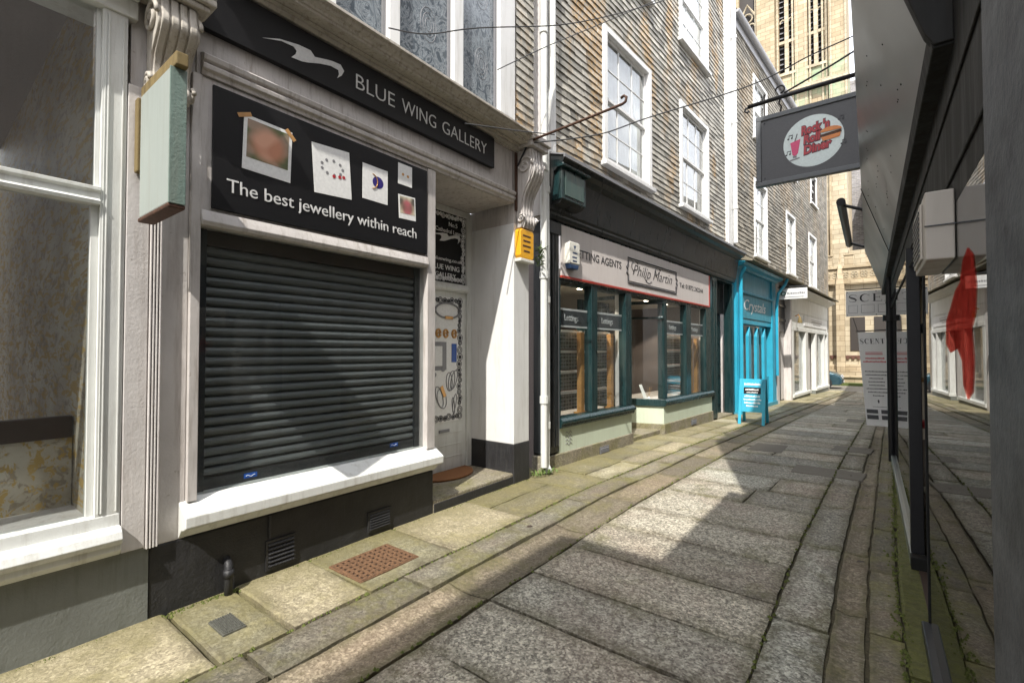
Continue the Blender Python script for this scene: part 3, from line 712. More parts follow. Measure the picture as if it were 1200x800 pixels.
b = MB(T1); b.box(3.82, 3.99, -.684, -.674, .60, .635); b.build('letterbox', M['silver_ink'], dr, bevel=.004)
b = MB(T1); b.box(3.18, 4.27, -.70, -.69, 2.36, 3.20); tp = b.build('transom_light', M['black_sign'], B1)
# curling border on film and transom
def curls(T, s0, s1, z0, z1, d, mat, parent, sides='tbr', n_r=.03, name='curl_border', double=True):
    b = MB(T); rnd = random.Random(5)
    def ring(s, z, r):
        for rr in ((r, r * .5) if double else (r,)):
            b.tube([(s + rr * math.cos(t), d, z + rr * math.sin(t)) for t in [k * .7 for k in range(0, 10)]], .0045, 4)
        if rnd.random() < .45: b.disc((s, z), r * .55, d - .001, d + .002, 10)
    if 'r' in sides:
        z = z0 + .03
        while z < z1: r = rnd.uniform(.7, 1.15) * n_r; ring(s1 - .035 + rnd.uniform(-.01, .01), z, r); z += 2.0 * r
    for sd, zz in (('t', z1 - .03), ('b', z0 + .03)):
        if sd in sides:
            s = s0 + .03
            while s < s1 - .04: r = rnd.uniform(.6, 1.0) * n_r; ring(s, zz + rnd.uniform(-.008, .008), r); s += 2.05 * r
    return b.build(name, mat, parent)
curls(T1, 3.3, 4.19, .74, 2.18, -.675, M['ink'], dr, n_r=.038)
curls(T1, 3.25, 4.26, 2.38, 3.19, -.687, M['letter_white'], tp)
WING = [(0, .10), (.186, .48), (.409, .70), (.554, .74), (.607, .51), (.788, .745), (.85, .80), (.95, .84), (1.0, .58), (.965, .26), (.906, 0), (.93, .26), (.92, .48), (.817, .49), (.677, .31), (.515, .02), (.449, -.07), (.323, -.13), (.373, .14), (.384, .33), (.346, .47), (.21, .43)]
def wing(T, s0, z0, w, h, d0, d1, mat, parent, name='bird_emblem'):
    """long low bird silhouette with a thin left wing tip and a drooping right wing"""
    b = MB(T); b.ext([(s0 + x * w, z0 + y * h) for x, y in WING], d0, d1); return b.build(name, mat, parent)
wing(T1, 3.66, 2.86, .52, .12, -.689, -.686, M['letter_white'], tp)
text('No.5', T1, 3.98, 3.045, -.69, .075, M['letter_white'], tp)
text('Cathedral Lane', T1, 3.76, 2.96, -.69, .07, M['letter_white'], tp, width=.42)
text('www.bluewing.co.uk', T1, 3.55, 2.62, -.69, .06, M['letter_white'], tp, width=.66)
text('BLUE WING', T1, 3.70, 2.515, -.69, .085, M['letter_white'], tp, width=.46)
text('GALLERY', T1, 3.76, 2.42, -.69, .085, M['letter_white'], tp, width=.34)
# jewellery pictures on the door film
b = MB(T1); b.tube([(3.95 + .20 * math.cos(t), -.672, 2.03 + .09 * math.sin(t)) for t in [k * .35 for k in range(19)]], .011, 6); b.build('printed_bangle', M['silver_ink'], dr)
b = MB(T1); b.box(3.90, 4.03, -.676, -.66, 1.93, 1.965); b.build('printed_clasp', M['gold_jewel'], dr, bevel=.006)
b = MB(T1)
for s in (3.80, 3.92, 4.06):
    b.tube([(s + .035 * math.cos(t), -.673, 1.76 + .045 * math.sin(t)) for t in [k * .5 for k in range(13)]], .012, 6); b.tube([(s + .02 * math.cos(t), -.672, 1.74 + .03 * math.sin(t)) for t in [k * .5 for k in range(13)]], .007, 5)
b.build('printed_earrings', M['gold_jewel'], dr)
b = MB(T1); b.box(3.66, 3.93, -.677, -.672, 1.33, 1.66); nf = b.build('notice', M['silver_ink'], dr)
b = MB(T1); b.box(3.70, 3.86, -.671, -.669, 1.38, 1.61); b.build('notice_paper', M['paper'], dr)
b = MB(T1); b.box(4.02, 4.10, -.677, -.671, 1.42, 1.64); b.build('blue_label', M['blue_sticker'], dr)
b = MB(T1)
for (cs, cz, rx, rz, tl) in ((3.82, 1.02, .05, .13, .35), (3.86, 1.0, .07, .12, .3), (4.02, 1.20, .05, .12, -.2), (4.06, 1.21, .045, .12, -.35), (3.98, 1.19, .05, .11, .05), (4.07, .93, .025, .11, -.2), (4.05, .90, .02, .10, .1)):
    b.tube([(cs + rx * math.cos(t) * math.cos(tl) - rz * math.sin(t) * math.sin(tl), -.674, cz + rx * math.cos(t) * math.sin(tl) + rz * math.sin(t) * math.cos(tl)) for t in [k * .42 for k in range(16)]], .0045, 5)
for (cs, cz) in ((3.74, 1.31), (3.88, 1.37)): b.disc((cs, cz - .03), .028, -.676, -.670, 12)
b.build('printed_rings', M['silver_ink'], dr)
b = MB(T1); b.ext([(3.83, 1.13), (3.87, 1.15), (3.93, 1.03), (3.89, 1.01)], -.676, -.670); b.build('printed_gold_band', M['gold_jewel'], dr)
# vents, waste pipe
vent(T1, 1.55, 1.76, .05, .25, -.006, B1, M['black_render'], 6)
vent(T1, 2.37, 2.60, .06, .22, -.006, B1, M['black_render'], 6)
b = MB(T1); b.tube([(1.30, .045, -.01), (1.30, .045, .15), (1.305, .03, .19), (1.31, -.02, .22)], [.024, .024, .026, .024], 10); b.tube([(1.30, .045, .12), (1.30, .045, .165)], .031, 10); b.build('waste_pipe', M['black_render'], B1, smooth=True)
b = MB(T1); b.tube([(1.575, .004, .27), (1.575, .006, .42)], .009, 6); b.build('conduit', M['black_render'], B1)
# upper storey: white oriel frame with leaded glass, slate return
b = MB(T1)
b.box(1.10, 4.42, -.12, -.03, 4.05, 4.24)
posts = [(1.15, 1.27), (1.95, 2.05), (2.56, 2.68), (3.36, 3.50)]
for a, e in posts: b.box(a, e, -.12, .0, 4.24, 6.6)
b.box(4.10, 4.38, -.12, .005, 4.24, 6.6); b.box(1.10, 4.42, -.12, .0, 6.6, 6.8)
uw = b.build('oriel_frame', M['cleanwhite'], B1, bevel=.008)
b = MB(T1)
edges = [1.27, 1.95, 2.05, 2.56, 2.68, 3.36, 3.50, 4.10]
for a, e in zip(edges[::2], edges[1::2]): b.box(a, e, -.09, -.075, 4.24, 6.6)
b.build('lace_hung_pane', M['leaded'], uw)
b = MB(T1)
for a, e in zip(edges[::2], edges[1::2]):
    b.box(a, a + .03, -.074, -.05, 4.24, 6.6); b.box(e - .03, e, -.074, -.05, 4.24, 6.6); b.box(a + .03, e - .03, -.074, -.05, 4.24, 4.28)
    m = (a + e) / 2
    for zc in (4.72, 5.5):
        for r in (.13, .09, .05): b.tube([(m + .06 + r * .8 * math.cos(t), -.0745, zc + r * 1.3 * math.sin(t)) for t in [k * .4 for k in range(17)]], .0022, 4)
b.build('glazing_strip', M['lead'], uw)
b = MB(T1); b.box(.78, 1.12, -.30, -.022, 3.0, 6.8); b.box(.7, 1.09, -.4, -.13, .4, 3.4); b.box(1.09, 3.0, -.9, -.6, .4, 3.27); b.box(.86, 4.76, -.45, -.13, 4.0, 9.3); b.box(.86, 4.42, -.12, -.02, 6.8, 9.3); b.build('wall', M['cream'], B1)
b = MB(T1); slates(b, T1, 4.425, 4.80, 4.06, 9.3, [], ch=.10, w=(.14, .24), d=-.03); b.box(4.425, 4.80, -.14, -.031, 4.0, 9.3); b.build('slate_hanging', M['slateB'], B1)
# console and rainwater pipes
scroll_console(T1, 4.38, 4.69, 3.0, 4.05, .23, B1, M['white_old'])
b = MB(T1)
b.tube([(4.88, .075, .12), (4.88, .075, 3.2), (4.89, .075, 9.3)], .043, 12)
for zz in (.95, 2.5, 3.85, 5.6): b.tube([(4.88, .075, zz - .045), (4.88, .075, zz + .045)], .054, 12)
b.build('downpipe', M['white'], B1, smooth=False)

# wall-mounted alarm box, amber
A = thing('alarm_box', 'amber yellow alarm box on the white pier beneath the carved bracket', 'alarm box', (-3.24, 4.5, 2.65))
b = MB(T1); b.ext([(4.375, 2.67), (4.40, 2.64), (4.62, 2.64), (4.645, 2.67), (4.645, 2.96), (4.62, 2.985), (4.40, 2.985), (4.375, 2.96)], .002, .085); b.build('case', M['yellow'], A, bevel=.008)
b = MB(T1); b.box(4.373, 4.647, .001, .09, 2.60, 2.638); b.build('base', M['cardboard'], A, bevel=.006)
for q, (zz, w) in enumerate(((2.90, .16), (2.84, .14), (2.78, .16), (2.72, .12))): 
    b = MB(T1); b.box(4.50 - w / 2, 4.50 + w / 2, .086, .0875, zz, zz + .018); b.build('print_line', M['rust'], A)

# fascia sign
G1 = thing('fascia_sign', 'long black sign board lettered BLUE WING GALLERY with a bird emblem above the door', 'sign', (-3.3, 2.6, 3.5))
b = MB(T1); b.box(1.10, 3.94, .002, .05, 3.555, 3.885); b.build('board', M['black_sign'], G1, bevel=.003)
text('BLUE', T1, 2.195, 3.655, .051, .175, M['letter'], G1, width=.385, bold=-.0022)
text('WING', T1, 2.66, 3.655, .051, .175, M['letter'], G1, width=.405, bold=-.0022)
text('GALLERY', T1, 3.15, 3.655, .051, .175, M['letter'], G1, width=.655, bold=-.0022)
wing(T1, 1.467, 3.658, .62, .14, .051, .054, M['letter'], G1)
# jewellery sign with five pinned pictures
G2 = thing('window_sign', 'black panel reading The best jewellery within reach with five pinned pictures above the shutter', 'sign', (-3.3, 2.1, 2.5))
b = MB(T1); b.box(1.185, 2.985, .006, .024, 2.45, 3.235); b.build('board', M['black_sign'], G2, bevel=.003)
text('The best jewellery within reach', T1, 1.268, 2.575, .0245, .125, M['letter'], G2, width=1.585)
def card(cs, cz, w, h, tilt, mats):
    b = MB(T1); ct, st = math.cos(tilt), math.sin(tilt)
    q = lambda x, y: (cs + x * ct - y * st, cz + x * st + y * ct)
    b.ext([q(-w / 2, -h / 2), q(w / 2, -h / 2), q(w / 2, h / 2), q(-w / 2, h / 2)], .0245, .0275)
    c_ = b.build('pinned_picture', M['paper'], G2)
    if mats:
        b = MB(T1); b.ext([q(-w * .43, -h * .27), q(w * .43, -h * .27), q(w * .43, h * .44), q(-w * .43, h * .44)], .0278, .0288); b.build('image', mats, c_)
    return c_, q
pc = T1(1.525, .0285, 2.955)
ph = blurphoto('blurred_portrait_print', pc, .15, ((.50, .22, .13), (.62, .33, .22)), ((.30, .22, .16), (.10, .12, .05)))
c_, q = card(1.525, 2.935, .325, .365, -.03, ph)
for (x, y, t) in ((-.16, .175, .4), (.15, .16, -.8)):
    b = MB(T1); a = q(x, y); ct, st = math.cos(t), math.sin(t)
    b.ext([(a[0] + u * ct - v * st, a[1] + u * st + v * ct) for u, v in ((-.045, -.014), (.045, -.014), (.045, .014), (-.045, .014))], .0290, .0300); b.build('tape', M['wood_pale'], c_)
c_, q = card(2.01, 2.93, .315, .37, .07, None)
b = MB(T1)
for k in range(9):
    t = 2 * math.pi * k / 9; a = q(.09 * math.cos(t), .03 + .055 * math.sin(t)); b.disc(a, .012, .0277, .0290, 8)
b.build('charm_necklace', M['silver_ink'], c_)
for x in (.01, .06, .095):
    b = MB(T1); b.disc(q(x, -.035 + x * .1), .014, .0291, .030, 8); b.build('red_charm', M['dred'], c_)
c_, q = card(2.405, 2.945, .25, .29, 0, None)
b = MB(T1); b.disc(q(.025, .02), .055, .0277, .0287, 18, 1, .9); b.build('purple_stone', plain('purple_stone', (.03, .02, .16), .3), c_)
b = MB(T1); b.tube([tuple([q(-.03 + .05 * math.cos(t), .02 + .06 * math.sin(t))[0], .0295, q(0, .02 + .06 * math.sin(t))[1]]) for t in [-1.6 + k * .35 for k in range(10)]], .004, 5); b.build('gold_crescent', M['gold_jewel'], c_)
c_, q = card(2.72, 3.115, .155, .185, 0, None)
b = MB(T1); b.disc(q(-.025, 0), .014, .0277, .029, 6); b.disc(q(.03, -.005), .014, .0277, .029, 6); b.build('gold_studs', M['gold_jewel'], c_)
card(2.745, 2.83, .19, .21, .05, blurphoto('market_photo_print', T1(2.745, .0285, 2.83), .09, ((.45, .12, .14), (.20, .10, .08)), ((.6, .55, .4), (.10, .09, .07))))

# iron sign arm over the gallery corner
A = thing('iron_bracket', 'empty rusty iron sign arm with a hooked tip projecting from the carved corner bracket', 'bracket', (-3.28, 4.39, 3.9))
b = MB(); b.tube([(-3.26, 4.39, 3.965), (-2.6, 4.385, 3.995), (-1.95, 4.38, 4.03), (-1.915, 4.38, 4.045), (-1.905, 4.38, 4.085), (-1.93, 4.38, 4.11), (-1.965, 4.38, 4.095)], .014, 8); b.build('arm', M['rust'], A, smooth=True)
b = MB(); b.tube([(-3.27, 4.39, 3.72), (-3.10, 4.39, 3.985)], .011, 8); b.build('strut', M['iron'], A)
b = MB(); b.box(-3.30, -3.283, 4.37, 4.415, 3.20, 4.0); b.build('wall_plate', M['rust'], A, bevel=.003)

# mat
b = MB(); poly = [(-3.965 + .0, 3.42), (-3.965, 4.24)] + [(-3.96 + .34 * math.sin(t), 3.83 + .41 * math.cos(t)) for t in [k * math.pi / 14 for k in range(1, 14)]]
b.plan(poly, .142, .162); tag(b.build('doormat', M['coir'], None, bevel=.006), 'brown half round coir mat on the gallery doorstep', 'doormat')

# drain covers
D = thing('drain_cover', 'rusty brown cast iron grid cover in the pavement before the gallery', 'drain cover', (-2.87, 2.13, .02))
b = MB(); x0, x1, y0, y1 = -3.045, -2.71, 1.90, 2.36; zt = .022
b.box(x0, x1, y0, y1, -.01, zt + .002); b.build('well', M['hole'], D)
b = MB(); nx, ny = 7, 10; e = .02
for k in range(nx + 1):
    x = x0 + (x1 - x0) * k / nx; b.box(x - .012, x + .012, y0 - .01, y1 + .01, zt - .01, zt + .012)
for k in range(ny + 1):
    y = y0 + (y1 - y0) * k / ny; b.box(x0 - .01, x1 + .01, y - .012, y + .012, zt - .009, zt + .0115)
b.box(x0 + .1, x1 - .1, y0 + .14, y1 - .14, zt - .008, zt + .013) if 0 else None
b.build('grid', M['rust_grate'], D, bevel=.003, seg=1)
b = MB()
for (p, q_) in (((x0 - .022, x1 + .022), (y0 - .022, y0 - .011)), ((x0 - .022, x1 + .022), (y1 + .011, y1 + .022)), ((x0 - .022, x0 - .011), (y0 - .011, y1 + .011)), ((x1 + .011, x1 + .022), (y0 - .011, y1 + .011))): b.box(p[0], p[1], q_[0], q_[1], zt - .02, zt + .008)
b.build('rim', M['rust_grate'], D, bevel=.003, seg=1)
D = thing('drain_cover', 'small grey ribbed iron cover set in mossy pavement near the waste pipe', 'drain cover', (-2.88, 1.15, .02))
b = MB(); b.box(-2.99, -2.79, 1.09, 1.21, -.01, .024); b.build('plate', M['steel_grate'], D, bevel=.003)
b = MB()
for k in range(9): b.box(-2.985, -2.795, 1.098 + k * .0125, 1.098 + k * .0125 + .005, .024, .030)
b.build('ribs', M['steel_grate'], D)

# ------------------------------------------------------------ letting agents + slate-hung house
B2 = thing('slate_hung_building', 'tall slate hung building with white sash windows above a dark green letting agents shopfront', 'building', (-3.0, 9.0, 0))
EB = 8.35                                         # length of the frontage
b = MB(T2)
b.box(.40, EB, -.6, -.19, 4.2, 11.6); b.box(.30, .40, -.6, -.01, 3.3, 11.6)
b.build('wall', M['cream'], B2)
wins = [(1.86, 3.53, 4.47, 6.62), (4.88, 6.53, 4.52, 6.66), (4.90, 6.55, 7.93, 10.0), (1.86, 3.53, 7.88, 9.95)]
b = MB(T2); hz = [(a + .02, c_ - .02, e, f) for a, c_, e, f in wins]
slates(b, T2, .62, 7.78, 4.12, 11.5, hz, d=-.02); b.box(.62, 7.95, -.19, -.165, 4.1, 11.5) if 0 else None
b.build('slate_hanging', M['slateB'], B2, recalc=False)
b = MB(T2)                                           # backing behind the slates, cut round the windows
cuts = [.41, 1.88, 3.51, 4.90, 6.51, 7.98]
b.box(.41, 1.88, -.188, -.021, 4.1, 11.5); b.box(3.51, 4.90, -.188, -.021, 4.1, 11.5); b.box(6.53, 8.30, -.188, -.021, 4.1, 11.5)
for (a, c_) in ((1.88, 3.51), (4.90, 6.53)): b.box(a, c_, -.188, -.0215, 4.1, 4.46); b.box(a, c_, -.188, -.0215, 6.68, 7.88); b.box(a, c_, -.188, -.0215, 10.0, 11.5)
b.build('wall_backing', M['darkvoid'], B2)
for k, (a, c_, e, f) in enumerate(wins): sash(T2, a, c_, e, f, B2, cols=3, rows=2, d=-.01, seed=k + 1, fw=.10)
b = MB(T2)
b.box(.36, .60, -.05, .03, 4.15, 11.5); b.box(.44, .54, .03, .05, 4.15, 11.5); b.build('corner_board', M['cleanwhite'], B2, bevel=.006)
b = MB(T2); b.tube([(.30, .085, .10), (.30, .085, 4.4), (.34, .10, 4.75), (.42, .10, 4.95), (.42, .10, 11.4)], .045, 12)
b.tube([(.30, .085, .12), (.305, .13, .03)], .044, 12)
for zz in (.62, 2.2, 3.6): b.tube([(.30, .085, zz - .04), (.30, .085, zz + .04)], .054, 12)
b.build('downpipe', M['white'], B2)
b = MB(T2)
b.box(7.78, 8.33, -.05, .03, 4.15, 11.4); b.box(7.84, 8.06, .03, .05, 4.15, 11.4); b.build('end_board', M['cleanwhite'], B2, bevel=.006)
b = MB(T2); b.tube([(8.24, .10, 4.3), (8.24, .10, 11.3)], .055, 10)
for zz in (5.2, 7.4, 9.6): b.tube([(8.24, .10, zz - .04), (8.24, .10, zz + .04)], .068, 10)
b.build('downpipe', M['cleanwhite'], B2)
b = MB(T2); b.prof([(-.6, 11.5), (.25, 11.5), (.30, 11.62), (-.1, 12.1), (-3, 14), (-3, 13.8)], .30, EB); b.build('roof', M['roofslate'], B2)
# shopfront timber
b = MB(T2)
b.box(.40, .70, -.2, .0, .215, 3.26)
for s in (.44, .52, .60): b.box(s, s + .055, 0, .016, .30, 3.10)
b.box(.40, .71, -.2, .03, 3.10, 3.26)
b.build('fluted_pilaster', M['nearblack'], B2, bevel=.004)
b = MB(T2); 
for s in (.475, .555, .665): b.box(s, s + .006, .0165, .020, .3, 3.08)
b.build('pilaster_bead', M['lead'], B2)
b = MB(T2)
b.prof([(-.2, 3.30), (.03, 3.30), (.05, 3.34), (.05, 3.37), (.07, 3.40), (.13, 3.86), (.16, 3.87), (.20, 3.91), (.27, 3.94), (.30, 3.985), (.30, 4.02), (-.1, 4.14), (-.2, 4.14)], .40, EB)
b.build('dark_fascia', M['nearblack'], B2, bevel=.003, seg=1)
b = MB(T2); b.prof([(.302, 3.99), (.325, 3.99), (.325, 4.035), (-.05, 4.16), (-.05, 4.141), (.302, 4.022)], .38, EB); b.build('lead_flashing', M['lead'], B2)
b = MB(T2)
b.box(.70, EB, -.25, -.02, 3.262, 3.30)
b.box(.70, 6.7, -.25, -.012, 2.50, 2.545)
for (a, c_) in ((.70, .735), (1.52, 1.68), (2.57, 2.77), (4.07, 4.20), (5.16, 5.42), (6.32, 6.70)): b.box(a, c_, -.13, .0, .66, 2.50)
b.box(6.70, 7.03, -.2, .01, .0, 3.26); b.box(6.76, 6.79, .011, .022, .1, 3.2); b.box(6.93, 6.96, .011, .022, .1, 3.2)
b.box(8.20, EB, -.2, .01, .0, 3.26)
b.build('shopfront_frame', M['darkgreen'], B2, bevel=.005)
# bay returns at the recessed entrance and panes
ret = [(4.07, -.001), (3.80, -.70)]
b = MB(T2)
b.prof([(-.13, .655), (.02, .655), (.06, .62), (.06, .585), (.035, .57), (.035, .54), (.01, .515), (-.13, .515)], .70, 2.80)
b.prof([(-.13, .655), (.02, .655), (.06, .62), (.06, .585), (.035, .57), (.035, .54), (.01, .515), (-.13, .515)], 4.03, 6.70)
b.plan([(4.07, .03), (4.035, .03), (3.76, -.72), (3.83, -.72), (4.10, -.02)], .52, .65)
b.plan([(4.07, 0), (4.04, 0), (3.775, -.70), (3.82, -.72)], 2.44, 2.50); b.plan([(4.07, 0), (4.04, 0), (3.775, -.70), (3.82, -.72)], 2.16, 2.20)
b.plan([(3.80, -.66), (3.76, -.72), (3.82, -.76), (3.86, -.70)], .65, 2.5)
b.box(2.72, 2.78, -.72, -.13, .52, .65); b.box(2.72, 2.78, -.72, -.13, 2.44, 2.5); b.box(2.72, 2.78, -.75, -.70, .65, 2.5)
b.build('window_sills', M['darkgreen'], B2, bevel=.004)
for (a, c_) in ((.735, 1.52), (1.68, 2.57), (4.20, 5.16), (5.42, 6.32)):
    b = MB(T2); b.box(a, c_, -.07, -.064, .655, 2.5); b.build('pane', M['glass'], B2)
b = MB(T2); b.plan([(4.055, -.03), (4.049, -.03), (3.795, -.68), (3.801, -.68)], .65, 2.44); b.build('pane', M['glass'], B2)
b = MB(T2); b.box(2.745, 2.751, -.70, -.13, .65, 2.44); b.build('pane', M['glass'], B2)
b = MB(T2); b.box(.70, 2.77, -.2, -.01, .19, .515); b.plan([(4.06, -.01), (6.70, -.01), (6.70, -.2), (4.2, -.2), (3.95, -.74), (3.79, -.74)], .19, .515); b.box(2.74, 2.769, -.72, -.2, .19, .515)
b.build('stall_riser', M['palegreen'], B2)
b = MB(T2); b.box(.36, 2.79, -.2, .015, -.06, .19); b.plan([(4.04, .015), (6.72, .015), (6.72, -.2), (4.2, -.2), (3.93, -.76), (3.76, -.76)], -.12, .19)
b.build('stone_plinth', M['stone_plinth'], B2, bevel=.01)
b = MB(T2); b.box(2.79, 4.03, -1.1, -.06, -.05, .09); b.build('door_step', M['stone_plinth'], B2, bevel=.012)
vent(T2, 1.70, 1.96, -.01 + .03, .12, .015, B2, M['lead'], 4)
vent(T2, 5.35, 5.62, .02, .12, .015, B2, M['lead'], 4)
b = MB(T2)
for r_ in range(4):
    b.tube([(.86 + .022 * k, -.006, .44 - r_ * .05 + .02 * math.sin(k * 1.6)) for k in range(8)], .0035, 4)
b.build('scratch_marks', M['lead'], B2)
# entrance door, shop interior
b = MB(T2); b.box(2.80, 3.86, -1.1, -1.04, .09, 2.5)
b.build('door', M['darkgreen'], B2)
b = MB(T2); b.box(.4, 8.3, -3.6, -3.5, 0, 3.2); b.box(.4, .5, -3.5, -.2, 0, 3.2); b.box(6.74, 6.84, -3.5, -.21, 0, 3.2); b.build('interior_wall', M['int_wall'], B2)
b = MB(T2); b.box(.5, 2.735, -1.2, -.14, .50, .60); b.box(4.22, 6.72, -1.2, -.14, .50, .60); b.build('display_base', M['cream'], B2)
b = MB(T2); b.box(.5, 6.74, -3.5, -.2, 2.62, 2.72); b.build('ceiling', M['int_beige'], B2)
for k, s in enumerate((1.5, 2.35, 4.9, 5.9)):
    t = thing('downlight', ['recessed downlight nearest the alarm box in the letting agents ceiling', 'recessed downlight second from the near end of the letting agents window', 'recessed downlight behind the mullion of the farther letting window', 'recessed downlight at the far end of the letting agents window'][k], 'lamp', T2(s, -.75, 2.61), group='downlights in the letting agents windows')
    b = MB(T2); b.loft([[(s + .045 * math.cos(a), -.75 + .045 * math.sin(a), z) for a in [q * .5236 for q in range(12)]] for z in (2.612, 2.619)]); b.build('bulb', M['bulb'], t)
    ld = bpy.data.lights.new('downlight_glow', 'SPOT'); ld.energy = 45; ld.spot_size = R_(120); ld.shadow_soft_size = .04; ld.color = (1, .86, .68)
    lo = bpy.data.objects.new('downlight_glow', ld); COL.objects.link(lo); lo.parent = t; lo.location = (0, 0, -.03)
# side door, dark green, panelled
b = MB(T2); b.box(7.03, 8.20, -.35, -.28, -.02, 2.5)
for (a, c_) in ((7.13, 7.55), (7.66, 8.10)):
    for (e, f) in ((.2, .8), (.95, 1.6), (1.75, 2.35)): b.box(a, c_, -.279, -.262, e, f)
sd = b.build('side_door', M['darkgreen'], B2, bevel=.006)
b = MB(T2); b.box(7.03, 8.20, -.35, -.2, 2.5, 3.26); b.build('overdoor_panel', M['nearblack'], B2)
b = MB(T2); b.tube([(7.6, -.26, 1.05), (7.6, -.20, 1.05)], .03, 10); b.build('knob', M['alu'], sd)
b = MB(T2); b.box(7.03, 8.2, -.35, .0, -.14, -.01); b.build('side_step', M['stone_plinth'], B2, bevel=.01)
# header strips with Lettings
for k, (a, c_) in enumerate(((.735, 1.52), (1.68, 2.57), (4.20, 5.16), (5.42, 6.32))):
    b = MB(T2); b.box(a, c_, -.088, -.080, 1.91, 2.12); hb = b.build('header_strip', M['diner_frame'], B2)
    b = MB(T2); b.box(a, c_, -.089, -.078, 2.1205, 2.15); b.box(a, c_, -.089, -.078, 1.885, 1.9095); b.build('white_bands', M['letter_white'], hb)
    text('Lettings', T2, (a + c_) / 2 - .02, 1.98, -.079, .13, M['letter_white'], hb, width=.34, align='CENTER')
# window display: pine posts and card racks
for k, s in enumerate((1.68, 1.98, 2.58, 5.73, 6.16, 6.52)):
    t = thing('display_post', ['pale pine post left of centre in the nearer letting window', 'pale pine post right behind the mullion of the nearer letting window', 'pale pine post in the right half of the nearer letting window',
        'pale pine post left of the mullion in the farther letting window', 'pale pine post at the mullion of the farther letting window', 'pale pine post right of the mullion in the farther letting window'][k], 'post', T2(s, -.30, .6), group='pine display posts in the letting agents windows')
    b = MB(T2); b.box(s - .045, s + .045, -.34, -.26, .625, 1.84); b.build('shaft', M['wood_pale'], t, bevel=.004)
    b = MB(T2); b.box(s - .08, s + .08, -.38, -.22, .602, .626); b.build('foot', M['wood_pale'], t, bevel=.004)
for k, (a, c_, nm) in enumerate(((.95, 1.86, 'left of the pine posts in the nearer letting window'), (2.0, 2.72, 'in the right half of the nearer letting window'), (4.9, 5.85, 'left of the mullion in the farther letting window'), (5.95, 6.55, 'right of the mullion in the farther letting window'))):
    t = thing('card_rack', 'rack of property cards ' + nm, 'display rack', T2(a, -.4, .6), group='racks of property cards in the letting agents windows')
    for q in range(4):
        z = .66 + q * .31
        b = MB(T2); b.box(a, c_, -.42, -.41, z, z + .24); b.build('cards', M['cards'], t)
        b = MB(T2); b.box(a - .01, c_ + .01, -.43, -.39, z + .245, z + .285); b.build('shelf_edge', M['paper'], t)
for k, s in enumerate((2.66, 6.60)):
    b = MB(T2); b.box(s, s + .07, -.25, -.18, .60, 2.6); b.build('white_post', M['cleanwhite'], B2)
# diffuser and acrylic stand in the splayed window
t = thing('reed_diffuser', 'small reed diffuser on the sill of the splayed entrance window', 'diffuser', T2(4.15, -.35, .6))
b = MB(T2); b.tube([(4.15, -.35, .60), (4.15, -.35, .64), (4.15, -.35, .68)], [.03, .03, .012], 10); b.build('bottle', M['paper'], t)
for k in range(4):
    b = MB(T2); b.tube([(4.15, -.35, .66), (4.15 + .05 * (k - 1.5), -.35 + .03 * (k % 2), .86)], .0025, 4); b.build('reed', M['wood_pale'], t)
b = MB(T2); b.prof([(-.55, .60), (-.40, .60), (-.38, .62), (-.50, .90), (-.51, .90), (-.40, .625), (-.55, .61)], 4.05, 4.16)
tag(b.build('leaflet_stand', M['paper'], None), 'sloping white leaflet stand in the splayed entrance window', 'leaflet stand')

# fascia panel of the letting agents
G = thing('fascia_sign', 'off white panel reading LETTING AGENTS Philip Martin with red trim beneath a dark fascia', 'sign', T2(3.6, 0, 2.6))
b = MB(T2); b.box(.745, 6.49, -.010, .012, 2.575, 3.26); b.build('board', M['signwhite'], G)
b = MB(T2); b.box(.735, 6.52, -.008, .022, 2.546, 2.5745); b.box(6.491, 6.52, -.008, .022, 2.5745, 3.262); b.build('red_edge', M['red'], G)
text('LETTING AGENTS', T2, 1.06, 2.875, .0125, .165, M['ink'], G, width=1.34)
text('Tel: 01872 242244', T2, 4.80, 2.83, .0125, .13, M['ink'], G, width=1.30)
# cartouche frame
b = MB(T2); a0, a1, e0, e1 = 2.62, 4.62, 2.68, 3.10; m = (e0 + e1) / 2
for off, r in ((0, .011), (.035, .004)):
    pts = []
    for (s, z) in [(a0, e0), (a1, e0), (a1, m - .09), (a1 + .05, m - .05), (a1 + .02, m), (a1 + .05, m + .05), (a1, m + .09), (a1, e1), (a0, e1), (a0, m + .09), (a0 - .05, m + .05), (a0 - .02, m), (a0 - .05, m - .05), (a0, m - .09), (a0, e0)]:
        k1 = 1 - 2 * off / (a1 - a0); k2 = 1 - 2 * off / (e1 - e0)
        pts.append(((a0 + a1) / 2 + (s - (a0 + a1) / 2) * k1, .016, m + (z - m) * k2))
    b.tube(pts, r, 4)
b.build('cartouche', M['ink'], G)
text('Philip Martin', T2, 2.80, 2.835, .0125, .27, M['ink'], G, width=1.62, shear=.42, bold=-.004)
b = MB(T2)     # flourishes on the capitals
def swash(s, z, k): b.tube([(s + k * (.13 * math.cos(t) - .05), .016, z + k * .09 * math.sin(t)) for t in [.6 + q * .3 for q in range(14)]], .006, 4)
swash(2.93, 2.98, 1); swash(3.83, 2.98, 1); b.tube([(3.22, .016, 2.84), (3.30, .016, 2.77), (3.42, .016, 2.75), (3.52, .016, 2.80)], .005, 4)
b.build('flourish', M['ink'], G)
